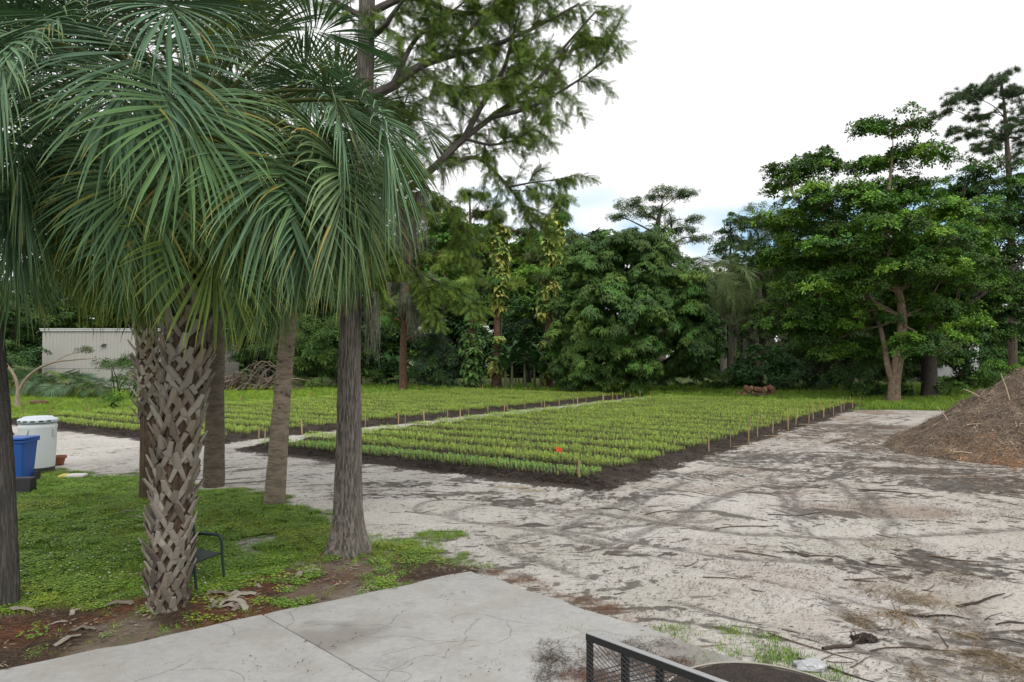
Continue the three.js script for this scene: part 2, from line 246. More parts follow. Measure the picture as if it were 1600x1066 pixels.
// ================================================================ concrete drive: panels with open joints
{
  const A = [-0.61, -10.0], ea = [-0.822, 0.570], eb = [0.719, 0.695];
  const drive = new THREE.Group(); setting(drive, 'concrete_drive', 'pale cracked concrete drive across the bottom of the yard', 'drive');
  const at = (s, t) => [A[0] + ea[0] * s + eb[0] * t, A[1] + ea[1] * s + eb[1] * t];
  const sa = [0, 2.93, 5.9, 8.9, 12], tb = [0, 2.66, 5.4, 8.2];
  const cr = mulberry(5), cracks = [];
  for (let i = 0; i < 16; i++) { let x = cr(), y = cr(), a = cr() * 6.28; const l = []; for (let k = 0; k < 14 + 16 * cr(); k++) { l.push([x, y]); a += (cr() - 0.5) * 1.1; x += Math.cos(a) * 0.02; y += Math.sin(a) * 0.02; } cracks.push(l); }
  const SZ = 1024, crackMask = new Float32Array(SZ * SZ);
  for (const l of cracks) for (let k = 0; k < l.length - 1; k++) for (let q = 0; q <= 40; q++) { const x = Math.floor((lerp(l[k][0], l[k + 1][0], q / 40) + (vn(k * 9 + q * 0.4, l[0][0] * 99) - 0.5) * 0.006) * SZ), y = Math.floor((lerp(l[k][1], l[k + 1][1], q / 40) + (vn(q * 0.4, k * 7 + l[0][1] * 99) - 0.5) * 0.006) * SZ); for (let dx = 0; dx < 1 + (k % 5 === 0); dx++) for (let dy = 0; dy < 1 + (k % 3 === 0); dy++) { const X = x + dx, Y = y + dy; if (X >= 0 && Y >= 0 && X < SZ && Y < SZ) crackMask[Y * SZ + X] = 1; } }
  const ck = (u, v) => crackMask[Math.min(SZ - 1, Math.floor(v * SZ)) * SZ + Math.min(SZ - 1, Math.floor(u * SZ))];
  const map = colourTexture(SZ, SZ, (u, v, o) => { const n = fbm(u * 6, v * 6, 4), f = fbm(u * 60, v * 60, 3), g = vn(u * 420, v * 420); const st = smooth(0.55, 0.75, fbm(u * 3 + 9, v * 3 + 2, 4)), sp = smooth(0.93, 0.97, vn(u * 130 + 3, v * 130)); const k = 0.8 + 0.25 * n + 0.2 * (f - 0.5) + 0.12 * (g - 0.5); o[0] = 0.415 * k; o[1] = 0.41 * k; o[2] = 0.398 * k; mix3(o, [0.19, 0.18, 0.165], st * 0.75); mix3(o, [0.3, 0.27, 0.23], smooth(0.5, 0.7, fbm(u * 9 + 30, v * 9 + 4, 4)) * 0.3); mix3(o, [0.07, 0.06, 0.05], sp * 0.5); mix3(o, [0.06, 0.055, 0.05], ck(u, v) * 0.62); });
  const hgt = heightTexture(SZ, SZ, (u, v) => clamp(0.5 + 0.4 * (fbm(u * 60, v * 60, 3) - 0.5) + 0.3 * (vn(u * 420, v * 420) - 0.5) - 0.5 * ck(u, v)));
  const mat = new THREE.MeshStandardMaterial({ map, bumpMap: hgt, bumpScale: 0.006, roughness: 0.9, side: THREE.DoubleSide });
  const jr = mulberry(8);
  for (let i = 0; i < sa.length - 1; i++) for (let j = 0; j < tb.length - 1; j++) {
    const g0 = 0.012, s0 = sa[i] + g0, s1 = sa[i + 1] - g0, t0 = tb[j] + g0, t1 = tb[j + 1] - g0;
    const pts = []; const side = (p, q, r, s, out) => { const n = 24; for (let k = 0; k < n; k++) { const f = k / n, e = out ? (vn(lerp(p, r, f) * 3 + 7, lerp(q, s, f) * 3) - 0.5) * 0.07 : 0; pts.push([lerp(p, r, f) + (out === 1 ? e : 0), lerp(q, s, f) + (out === 2 ? e : 0)]); } };
    side(s0, t0, s1, t0, j === 0 ? 2 : 0); side(s1, t0, s1, t1, 0); side(s1, t1, s0, t1, 0); side(s0, t1, s0, t0, i === 0 ? 1 : 0);
    const ring = pts.map(([s, t]) => at(s, t)), lift = 0.032 + jr() * 0.006;
    const sh = new THREE.Shape(ring.map(([x, z]) => new THREE.Vector2(x, -z)));
    const g = new THREE.ExtrudeGeometry(sh, { depth: 0.11, bevelEnabled: true, bevelSize: 0.006, bevelThickness: 0.006, bevelSegments: 1 });
    g.rotateX(-Math.PI / 2); g.translate(0, lift - 0.116, 0);
    const pos = g.attributes.position, uv = g.attributes.uv, ou = jr(), ov = jr(); const fu = jr() < 0.5, fw = jr() < 0.5, sw = jr() < 0.5; for (let k = 0; k < pos.count; k++) { const X = pos.getX(k) + 0.61, Z = pos.getZ(k) + 10; const DD = ea[0] * eb[1] - eb[0] * ea[1]; let a = ((X * eb[1] - eb[0] * Z) / DD - s0) / 3.4 + 0.02 + ou * 0.06, c2 = ((ea[0] * Z - ea[1] * X) / DD - t0) / 3.4 + 0.02 + ov * 0.06; if (fu) a = 1 - a; if (fw) c2 = 1 - c2; uv.setXY(k, sw ? c2 : a, sw ? a : c2); }
    part('concrete_panel', g, mat, drive);
  }
}
const SLAB = (x, z) => { const a = x + 0.61, b = z + 10.0, D = -0.822 * 0.695 - 0.719 * 0.570, s = (a * 0.695 - 0.719 * b) / D, t = (-0.822 * b - 0.570 * a) / D; return Math.min(s, t); };

// ================================================================ the planted field: mulched rows, seedlings, stakes
const mulchTex = colourTexture(512, 512, (u, v, o) => { const a = vn(u * 110, v * 60), b = vn(u * 50 + 3, v * 120 + 9), n = fbm(u * 10, v * 10, 3); const k = 0.55 + 1.0 * n * (0.5 + a); o[0] = 0.034 * k; o[1] = 0.024 * k; o[2] = 0.019 * k; const chip = smooth(0.83, 0.92, Math.max(a, b)); mix3(o, [0.1, 0.07, 0.05], chip * 0.8); }, true);
const mulchH = heightTexture(512, 512, (u, v) => 0.5 * vn(u * 110, v * 60) + 0.3 * vn(u * 50 + 3, v * 120 + 9) + 0.2 * fbm(u * 20, v * 20, 2), true);
const mulchMat = new THREE.MeshStandardMaterial({ map: mulchTex, bumpMap: mulchH, bumpScale: 0.03, roughness: 0.97, side: THREE.DoubleSide });
const rowTop = (u, q, v) => 0.23 * Math.pow(clamp(1 - Math.abs(q) / 0.66), 0.42) + 0.05 * (fbm(u * 3, v * 5 + q * 3, 3) - 0.5);
function mulchRow(a, b, k) {
  const v0 = 0.35 + k * STEP, nu = 110, nq = 12, p = [], uv = [], ix = [], c = fxz((a + b) / 2, v0);
  for (let i = 0; i <= nu; i++) for (let j = 0; j <= nq; j++) {
    const u = lerp(a - 0.35, b + 0.35, i / nu), q = (j / nq - 0.5) * 1.52, end = smooth(0, 0.55, Math.min(u - a + 0.35, b + 0.35 - u));
    const ww = 1 + 0.25 * (vn(u * 0.9 + k * 9, k) - 0.5), [x, z] = fxz(u, v0 + q * ww);
    p.push(x - c[0], relief(x, z) - 0.02 + end * rowTop(u, q, v0) + (j === 0 || j === nq || i === 0 || i === nu ? -0.05 : 0), z - c[1]); uv.push(u / 1.3, (v0 + q) / 1.3);
  }
  for (let i = 0; i < nu; i++) for (let j = 0; j < nq; j++) { const s = i * (nq + 1) + j, t = s + nq + 1; ix.push(s, s + 1, t, t, s + 1, t + 1); }
  const g = new THREE.BufferGeometry(); g.setAttribute('position', new THREE.Float32BufferAttribute(p, 3)); g.setAttribute('uv', new THREE.Float32BufferAttribute(uv, 2)); g.setIndex(ix); g.computeVertexNormals();
  return [g, V(c[0], 0, c[1])];
}
const seedGeos = [1, 2, 3].map(s => { const B = new Build(), r = mulberry(900 + s); const g1 = [1, 1, 1];
  for (let i = 0; i < 15; i++) { const f = i / 14, a = i * 2.4 + r(), y = 0.1 + 0.19 * f, out = V(Math.cos(a), 0.35 + 0.5 * f + 0.3 * (r() - 0.5), Math.sin(a)); const k = 0.75 + 0.5 * r(); leaf(B, V(0.012 * Math.cos(a), y, 0.012 * Math.sin(a)), out, V(-Math.cos(a) * 0.6, 1, -Math.sin(a) * 0.6), 0.065 + 0.035 * r(), 0.042 + 0.016 * r(), [k * (0.9 + 0.2 * r()), k, k * 0.85], 0.12, 0.25); }
  blade(B, V(0, -0.03, 0), V(0, 1, 0), V(1, 0, 0), 0.3, 0.012, V(0, 0, 0), [0.7, 0.55, 0.5]); blade(B, V(0, -0.03, 0), V(0, 1, 0), V(0, 0, 1), 0.3, 0.012, V(0, 0, 0), [0.7, 0.55, 0.5]); return B.done(); });
const seedMat = leafM(0.7, { transmission: 0.12, thickness: 0, roughness: 0.95 });
const seedCol = r => { const t = r(), k = 0.8 + 0.45 * r(); return [lerp(0.23, 0.4, t) * k, lerp(0.38, 0.49, t) * k, lerp(0.068, 0.09, t) * k]; };
const bedDefs = [];
BLOCKS.forEach(([a, b], bi) => {
  const where = bi ? 'far block' : 'near block';
  for (let k = 0; k < ROWS; k++) { const [g, c] = mulchRow(a, b, k); one('mulch_row', g, mulchMat, `dark mulch row of seedlings, ${ORD[k]} from the front in the ${where}`, 'planting row', c, bi ? 'mulch rows beyond the path' : 'mulch rows beside the yard'); }
});
{
  const r = mulberry(4242), lists = [[], [], []], near = [];
  BLOCKS.forEach(([a, b], bi) => {
    for (let k = 0; k < ROWS; k++) for (let line = 0; line < 9; line++) {
      const v0 = 0.35 + k * STEP, q0 = (line - 4) * 0.1;
      for (let u = a + 0.1 + r() * 0.15; u < b - 0.1; u += 0.07 + r() * 0.05) {
        if (fbm(u * 1.3 + k * 7, line * 0.6 + k * 5, 2) < 0.27 && r() < 0.75) continue;
        const q = q0 + (r() - 0.5) * 0.09, sc = 0.5 * (0.7 + 0.55 * r()) * (0.72 + 0.6 * fbm(u * 0.7, k * 3 + bi * 50, 3)) * (bi === 0 && k === 0 ? 0.95 : 1.06), [x, z] = fxz(u, v0 + q);
        const pos = V(x, relief(x, z) - 0.02 + rowTop(u, q, v0), z), c = seedCol(r); if (bi === 0 && k === 0 && r() < 0.5) { c[0] *= 0.65; c[2] *= 1.4; }
        const e = { pos, spin: r() * 6.28, tilt: V((r() - 0.5) * 0.25, 1, (r() - 0.5) * 0.25).normalize(), sc, c, g: Math.floor(r() * 3), d: pos.length() };
        if (bi === 0 && k === 0 && line < 2) near.push(e); else { lists[e.g].push({ m: pose(e.pos, e.tilt, e.spin, sc), c }); }
      }
    }
  });
  near.sort((p, q) => p.d - q.d);
  const vari = [0, 1, 2, 3, 4, 5].map(i => { const c = seedCol(mulberry(60 + i)); return new THREE.MeshPhysicalMaterial({ color: new THREE.Color().setRGB(c[0] * (i % 2 ? 0.75 : 1), c[1], c[2]), vertexColors: true, side: THREE.DoubleSide, roughness: 0.95, transmission: 0.12, thickness: 0 }); });
  near.forEach((e, i) => { if (i < 290) { const o = one('seedling', seedGeos[e.g], vari[i % 6], 'small leafy green seedling on the front side of the nearest mulch row', 'seedling', e.pos, 'seedlings of the nearest mulch row'); o.quaternion.setFromUnitVectors(_Y, e.tilt).multiply(_q2.setFromAxisAngle(_Y, e.spin)); o.scale.setScalar(e.sc); } else lists[e.g].push({ m: pose(e.pos, e.tilt, e.spin, e.sc), c: e.c }); });
  const sg = new THREE.Group(); sg.name = 'seedlings'; scene.add(sg); tag(sg, 'bright green young seedlings covering the mulched rows of the whole field', 'seedlings'); sg.userData.kind = 'stuff';
  lists.forEach((l, i) => copies('foliage', seedGeos[i], seedMat, l, sg));
}
{ // wooden stakes at the row ends
  const r = mulberry(313), woods = [[0.42, 0.28, 0.13], [0.36, 0.25, 0.13], [0.48, 0.33, 0.17], [0.3, 0.22, 0.13]].map(c => M(c[0], c[1], c[2], 0.85));
  const shapes = [0.60, 0.66, 0.72].map(h => { const B = new THREE.Shape(); B.moveTo(-0.02, 0); B.lineTo(0.02, 0); B.lineTo(0.02, h - 0.012); B.lineTo(0.008, h); B.lineTo(-0.014, h - 0.004); B.lineTo(-0.02, h - 0.02); const g = new THREE.ExtrudeGeometry(B, { depth: 0.02, bevelEnabled: true, bevelSize: 0.002, bevelThickness: 0.002, bevelSegments: 1 }); g.translate(0, -0.14, -0.01); return g; });
  let n = 0; const put = (u, v, label, group) => { const [x, z] = fxz(u + (r() - 0.5) * 0.25, v + (r() - 0.5) * 0.3); const y = relief(x, z); const o = one('wooden_stake', shapes[n % 3], woods[Math.floor(r() * 4)], label, 'stake', V(x, y + (inField(x, z) > 0.45 ? 0.12 : 0.02), z), group, r() * 3); o.rotation.x = (r() - 0.5) * 0.1; o.rotation.z = (r() - 0.5) * 0.12; n++; };
  put(0.55, -0.15, 'pale wooden stake standing in the nearest corner of the front mulch row', 'stakes along the sand yard');
  for (let k = 4, i = 0; k < ROWS; k++, i++) { put(-0.25, 0.1 + k * STEP, `wooden stake, ${ORD[i]} from the front along the sand yard edge`, 'stakes along the sand yard'); if (k > 6) put(0.35, 0.75 + k * STEP, `wooden stake set in from the sand yard edge, at ${ORD[k]} mulch row`, 'stakes set in from the sand yard edge'); }
  for (let k = 0; k < ROWS; k++) { put(14.6, 0.2 + k * STEP, `wooden stake, ${ORD[k]} from the front on the path's far side`, 'stakes on the far side of the path'); if (k % 2 === 0 || k > 14) put(12.8, 0.7 + k * STEP, `wooden stake on the path's near side, at ${ORD[k]} mulch row`, 'stakes on the near side of the path'); }
  for (let k = 1, i = 0; k < ROWS; k++) { put(30.2, 0.2 + k * STEP, `wooden stake, ${ORD[i]} from the front along the wooded field edge`, 'stakes along the wooded field edge'); i++; }
  for (let k = 0; k < 9; k++) put(16 + k * 1.55, 32.6, `wooden stake at the back of the far block, ${ORD[k]} from the path`, 'stakes at the back of the far block');
  // orange marker flag between the second and third row
  const fp = gp(878, 737, 0.12), f = thing('marker_flag', 'orange marker flag on a thin wire in the front rows', 'flag', V(fp.x, relief(fp.x, fp.z), fp.z));
  part('wire', bar(V(0, 0, 0), V(0, 0.76, 0), 0.0025), M(0.3, 0.3, 0.3, 0.4, { metalness: 0.8 }), f);
  const g = new THREE.PlaneGeometry(0.15, 0.12, 8, 6), q = g.attributes.position; for (let i = 0; i < q.count; i++) { const x = q.getX(i); q.setZ(i, 0.03 * Math.sin(x * 30) * (x + 0.075) / 0.15); q.setY(i, q.getY(i) - 0.03 * (x + 0.075) / 0.15 * Math.sin(x * 20 + 1)); } g.translate(-0.075, 0.7, 0); g.computeVertexNormals(); const back = g.clone(); back.translate(0, 0, -0.002);
  part('flag', merge([g, back]), M(0.85, 0.11, 0.03, 0.6), f);
}
// ================================================================ sabal palms
// a fan leaf in its own upright plane: x outward, y up; gravity pulls the segments down
function frondShape(seed, elev, pet, len, curl, limp, nseg = 40) {
  const r = mulberry(seed), B = new Build(), petPts = []; let p = V(0, 0, 0), a = elev; const n = 10;
  for (let i = 0; i <= n; i++) { petPts.push(p.clone()); a -= (0.22 + 0.3 * (i / n)) / n * (1 + limp * 0.5); p = p.clone().add(V(Math.cos(a) * pet / n, Math.sin(a) * pet / n, 0)); }
  const hast = petPts[n].clone(), cost = [], costL = len * 0.42, m = 12; p = hast.clone();
  for (let i = 0; i <= m; i++) { cost.push([p.clone(), V(Math.cos(a), Math.sin(a), 0), V(-Math.sin(a), Math.cos(a), 0)]); a -= curl / m; p = p.clone().add(V(Math.cos(a) * costL / m, Math.sin(a) * costL / m, 0)); }
  const Z = V(0, 0, 1);
  for (let i = -nseg; i <= nseg; i++) {
    const t = i / nseg, at = Math.min(m, Math.round(Math.pow(1 - Math.abs(t), 0.9) * m)), [bp, T, N] = cost[at];
    const phi = t * 2.5, D = T.clone().multiplyScalar(Math.cos(phi)).addScaledVector(Z, Math.sin(phi)).addScaledVector(N, 0.16 * Math.abs(Math.sin(phi * 0.8)) + 0.03).add(rdir(r).multiplyScalar(0.06));
    D.normalize();
    const L = len * (0.98 - 0.3 * Math.abs(t) ** 1.6) * (0.92 + 0.14 * r()), secs = 8, droop = (0.5 + 1.3 * r()) * (0.65 + limp);
    const gapA = 2.5 / nseg * 0.92, wmax = 0.033 * (1 - 0.2 * Math.abs(t)), k = 0.78 + 0.4 * r(), warm = r() < 0.03;
    const q = bp.clone(); let prev = null; const col0 = [k * (0.95 + 0.1 * r()), k, k * (0.9 + 0.2 * r())];
    for (let s = 0; s <= secs; s++) {
      const f = s / secs, dist = f * L;
      const side = D.clone().cross(N).normalize(); if (side.lengthSq() < 0.5) side.copy(Z);
      const nn = side.clone().cross(D).normalize();
      let w = Math.min(gapA * (dist + 0.012 + costL * 0.03), wmax); if (f > 0.5) w *= 1 - Math.pow((f - 0.5) / 0.5, 0.85) * 0.95;
      const cur = [q.clone().addScaledVector(side, -w / 2).addScaledVector(nn, w * 0.3), q.clone().addScaledVector(nn, -w * 0.12), q.clone().addScaledVector(side, w / 2).addScaledVector(nn, w * 0.3)];
      if (prev) { const col = warm && f > 0.6 ? [col0[0] * 2.2, col0[1] * 1.15, col0[2] * 0.7] : f > 0.93 ? [col0[0] * 1.6, col0[1] * 1.25, col0[2]] : col0; B.quad(prev[0], prev[1], cur[1], cur[0], col); B.quad(prev[1], prev[2], cur[2], cur[1], shade(col, 0.94)); }
      prev = cur; q.addScaledVector(D, L / secs); D.y -= droop * (0.12 + 3.4 * f * f * f) / secs * 1.15; D.addScaledVector(Z, (r() - 0.5) * 0.08); D.normalize();
    }
  }
  const blade = B.done();
  const rad = petPts.map((_, i) => lerp(0.032, 0.013, i / n));
  const pg = tube(petPts, rad, 5, n, null, false);
  return { blade, petiole: pg };
}
const FROND = []; // by elevation class, a few of each
const ELEVS = [1.35, 1.0, 0.62, 0.25, -0.12, -0.5, -0.85];
ELEVS.forEach((e, i) => { FROND[i] = []; for (let k = 0; k < 3; k++) FROND[i].push(frondShape(1000 + i * 10 + k, e, [1.1, 1.4, 1.6, 1.6, 1.45, 1.25, 1.1][i] * (0.86 + 0.1 * k), [0.95, 1.0, 1.02, 1.02, 1.0, 0.98, 0.95][i], [0.5, 0.9, 1.2, 1.35, 1.25, 1.0, 0.75][i], [0.1, 0.2, 0.35, 0.45, 0.5, 0.5, 0.5][i] * [0.45, 0.9, 1.35][k])); });
const frondMats = [[0.15, 0.265, 0.14], [0.155, 0.27, 0.112], [0.2, 0.29, 0.07], [0.135, 0.235, 0.14], [0.185, 0.27, 0.12], [0.12, 0.22, 0.11]].map(c => new THREE.MeshPhysicalMaterial({ color: new THREE.Color().setRGB(...c), vertexColors: true, roughness: 0.52, side: THREE.DoubleSide, specularIntensity: 0.7 }));
const petMat = M(0.16, 0.19, 0.06, 0.55), petBrown = M(0.17, 0.12, 0.07, 0.8), deadFrond = new THREE.MeshPhysicalMaterial({ color: new THREE.Color().setRGB(0.2, 0.15, 0.09), vertexColors: true, roughness: 0.85, side: THREE.DoubleSide });
function addFronds(palm, top, n, seed, { scale = 1, from = 0, to = 6, skip = null, spread = 0.1, dead = 0 } = {}) {
  const r = mulberry(seed);
  for (let i = 0; i < n; i++) {
    const f = (i + 0.5) / n, cls = clamp(Math.round(lerp(from, to, Math.pow(f, 0.95)) + (r() - 0.5) * 0.9), 0, 6), az = i * 2.39996 + (r() - 0.5) * 0.5;
    if (skip && skip(az % 6.2832, cls)) continue;
    const sh = FROND[cls][Math.floor(r() * 3)], sc = scale * (0.9 + 0.2 * r());
    const isDead = dead && f > 1 - dead;
    const fr = part('frond', sh.blade, isDead ? deadFrond : cls > 4 ? frondMats[2 - (r() < 0.4 ? 1 : 0)] : frondMats[[0, 0, 3, 1, 4, 5][Math.floor(r() * 6)]], palm);
    fr.position.set(top.x + Math.cos(az) * spread * 0.8, top.y + 0.12 - f * 0.55, top.z - Math.sin(az) * spread * 0.8); fr.rotation.set((r() - 0.5) * 0.25, az, (r() - 0.5) * 0.18, 'YXZ'); fr.scale.setScalar(sc);
    part('petiole', sh.petiole, isDead ? petBrown : petMat, fr);
  }
}
function oneFrond(palm, top, az, cls, k, sc, mat, dy = 0, roll = 0) { const sh = FROND[cls][k]; const fr = part('frond', sh.blade, frondMats[mat], palm); fr.position.set(top.x, top.y + dy, top.z); fr.rotation.set(roll, az, 0, 'YXZ'); fr.scale.setScalar(sc); part('petiole', sh.petiole, petMat, fr); return fr; }
// leaf bases: an inverted Y of split petiole woven round the stem
function sweep(B, pts, nrm, wid, thk, col) { // a flat strip with thickness
  const n = pts.length, secs = [];
  for (let i = 0; i < n; i++) { const T = pts[Math.min(i + 1, n - 1)].clone().sub(pts[Math.max(i - 1, 0)]).normalize(), S = T.clone().cross(nrm[i]).normalize(), N = S.clone().cross(T).normalize(), w = wid[i] / 2, t = thk[i] / 2, p = pts[i]; secs.push([p.clone().addScaledVector(S, -w).addScaledVector(N, -t), p.clone().addScaledVector(S, -w * 0.8).addScaledVector(N, t * 0.6), p.clone().addScaledVector(N, t), p.clone().addScaledVector(S, w * 0.8).addScaledVector(N, t * 0.6), p.clone().addScaledVector(S, w).addScaledVector(N, -t)]); }
  for (let i = 0; i < n - 1; i++) for (let j = 0; j < 5; j++) { const a = secs[i], b = secs[i + 1], k = (j + 1) % 5; B.quad(a[j], a[k], b[k], b[j], shade(col, 0.92 + 0.05 * (j % 3))); }
  for (const e of [0, n - 1]) B.tri(secs[e][0], secs[e][1], secs[e][2], shade(col, 0.8)).tri(secs[e][0], secs[e][2], secs[e][4], shade(col, 0.8)).tri(secs[e][2], secs[e][3], secs[e][4], shade(col, 0.8));
}
function bootShape(seed, R, long) {
  const r = mulberry(seed), B = new Build(), cyl = (th, h, rr) => V(Math.cos(th) * rr, h, Math.sin(th) * rr), H1 = 0.17 + 0.03 * r();
  const k = 0.8 + 0.4 * r(), col = [k, k * 0.97, k * 0.93];
  for (const s of [-1, 1]) {
    const pts = [], nr = [], wd = [], tk = [], sp = 0.4 + 0.2 * r(), cut = r() < 0.25 ? 0.7 : 1, wk = 0.75 + 0.5 * r(), lift = 0.03 * r();
    for (let i = 0; i <= 5; i++) { const f = i / 5 * cut, th = s * sp * (1 - f), h = H1 * f * (0.9 + 0.1 * f), rr = R + 0.004 + lift * (1 - f) * (i === 0 ? 1 : 0.4) + 0.045 * f; pts.push(cyl(th, h, rr)); nr.push(cyl(th, 0, 1)); wd.push((0.062 + 0.034 * f) * wk); tk.push(0.03); }
    sweep(B, pts, nr, wd, tk, shade(col, 0.9 + 0.2 * r()));
  }
  const sl = (0.075 + 0.075 * r()) * long, bend = 0.7 + 0.5 * r(), tw = (r() - 0.5) * 0.35;
  const pts = [], nr = [], wd = [], tk = []; for (let i = 0; i <= 3; i++) { const f = i / 3; pts.push(cyl(tw * f, H1 * 0.86 + sl * f, R + 0.05 + sl * bend * 0.55 * f)); nr.push(cyl(0, -0.35, 1)); wd.push(lerp(0.1, 0.062, f)); tk.push(lerp(0.04, 0.02, f)); }
  sweep(B, pts, nr, wd, tk, col);
  return B.done();
}
const bootMats = [[0.28, 0.255, 0.222], [0.235, 0.212, 0.185], [0.32, 0.295, 0.26], [0.19, 0.165, 0.138], [0.13, 0.11, 0.09], [0.24, 0.2, 0.16]].map(c => new THREE.MeshStandardMaterial({ color: new THREE.Color().setRGB(...c), vertexColors: true, roughness: 0.92, side: THREE.DoubleSide, bumpMap: grainH, bumpScale: 0.002 }));
const bootDark = [[0.07, 0.058, 0.048], [0.1, 0.085, 0.07]].map(c => new THREE.MeshStandardMaterial({ color: new THREE.Color().setRGB(...c), vertexColors: true, roughness: 0.95, side: THREE.DoubleSide }));
const fibreMat = barkM(0.085, 0.055, 0.035, 0.02);
function bootedTrunk(palm, axis, R, { rings, per, from = 0, seed = 1, long = 1, mats = bootMats, flare = [1, 1] }) {
  const r = mulberry(seed), curve = new THREE.CatmullRomCurve3(axis), tr = part('trunk', tube(axis, [R * flare[0], R * lerp(flare[0], flare[1], 0.35), R * flare[1], R * flare[1]], 24, 40, (a, t) => 1 + 0.05 * (vn(a * 4, t * 50) - 0.5)), fibreMat, palm);
  const shapes = []; for (let i = 0; i < 8; i++) shapes.push(bootShape(seed * 50 + i, R, long));
  for (let i = 0; i < rings; i++) for (let j = 0; j < per; j++) {
    const t = lerp(from, 0.985, (i + (r() - 0.5) * 0.7) / rings); if (t < 0) continue; const c = curve.getPoint(clamp(t));
    const b = part('leaf_base', shapes[Math.floor(r() * 8)], mats[Math.floor(r() * mats.length)], tr);
    b.position.copy(c); b.rotation.y = (j + (i % 2) * 0.5 + i * 0.06) / per * 6.2832 + (r() - 0.5) * 0.26; b.rotation.x = (r() - 0.5) * 0.12; b.rotation.z = (r() - 0.5) * 0.12; const fk = lerp(flare[0], flare[1], clamp(t * 1.5)); b.scale.set(fk, 0.92 + 0.2 * r(), fk);
  }
  return tr;
}
const ringF = (a, b) => 0.4 * vn(a * 10, b * 46 + 2 * vn(a * 6, b * 4)) + 0.3 * vn(a * 24 + 3, b * 90) + 0.3 * vn(a * 8 + 9, b * 14), ringH = heightTexture(512, 512, ringF, true), ringC = colourTexture(512, 512, (u, v, o) => { const g = lerp(0.62, 1.06, smooth(0.28, 0.6, ringF(u, v))) * lerp(0.75, 1.1, fbm(u * 8, v * 8, 3)); o[0] = g * 0.8; o[1] = g * 0.78; o[2] = g * 0.76; }, true);
const ringM = (r, g, b) => M(r / 0.6, g / 0.6, b / 0.6, 0.95, { map: ringC, bumpMap: ringH, bumpScale: 0.012 });
const scarMat = ringM(0.19, 0.155, 0.12), scarDark = ringM(0.11, 0.088, 0.07);
function scarTrunk(palm, axis, R0, R1, mat = scarMat, knobs = 0, seed = 3, label) { // ringed stem with worn scars
  const tr = part('trunk', tube(axis, [R0 * 1.25, R0, lerp(R0, R1, 0.4), R1], 28, 150, (a, t, c) => 1 + 0.035 * (vn(c.y * 11, 3) - 0.5) + 0.06 * (vn3(Math.cos(a) * 3, Math.sin(a) * 3, c.y * 14) - 0.5)), mat, palm, label);
  const r = mulberry(seed), curve = new THREE.CatmullRomCurve3(axis);
  if (knobs) { const list = []; for (let i = 0; i < knobs; i++) { const t = r() * 0.75, c = curve.getPoint(t), a = r() * 6.28, R = lerp(R0, R1, t), w = 0.04 + 0.05 * r(), h = 0.02 + 0.03 * r(); const g = box(w, h, 0.03, 0, 0, 0, (r() - 0.5), 0, (r() - 0.5) * 0.5); g.rotateY(-a + Math.PI / 2); g.translate(c.x + Math.cos(a) * R * 1.0, c.y, c.z + Math.sin(a) * R * 1.0); list.push(g); } part('bark_knobs', merge(list), scarDark, tr); }
  return tr;
}
function flowerStalk(palm, at, dir, len, col, seed) { // a drooping panicle of thread-thin branchlets
  const r = mulberry(seed), B = new Build(), main = [], d = dir.clone().normalize(); let p = at.clone();
  for (let i = 0; i <= 8; i++) { main.push(p.clone()); p = p.clone().addScaledVector(d, len / 8); d.y -= 0.05; d.normalize(); }
  const th = (a, b, w) => { const dd = b.clone().sub(a), s = dd.clone().cross(V(0.3, 0.2, 1)).normalize().multiplyScalar(w), k = 0.8 + 0.4 * r(); B.quad(a.clone().add(s), a.clone().sub(s), b.clone().sub(s), b.clone().add(s), [k, k, k]); const s2 = dd.clone().cross(s).normalize().multiplyScalar(w); B.quad(a.clone().add(s2), a.clone().sub(s2), b.clone().sub(s2), b.clone().add(s2), [k, k, k]); };
  for (let i = 0; i < 8; i++) th(main[i], main[i + 1], 0.008);
  for (let i = 2; i <= 8; i++) for (let j = 0; j < 5; j++) { let q = main[i].clone(), e = d.clone().add(rdir(r).multiplyScalar(1.3)).normalize(); for (let k = 0; k < 5; k++) { const n2 = q.clone().addScaledVector(e, 0.05 + 0.04 * r()); th(q, n2, 0.004); for (let w = 0; w < 5; w++) { const e2 = e.clone().add(rdir(r).multiplyScalar(1.2)).normalize(); th(n2, n2.clone().addScaledVector(e2, 0.06 + 0.06 * r()).add(V(0, -0.015, 0)), 0.0035); } q = n2; e.y -= 0.12; e.normalize(); } }
  part('flower_stalk', B.done(), M(col[0], col[1], col[2], 0.8, { vertexColors: true }), palm);
}
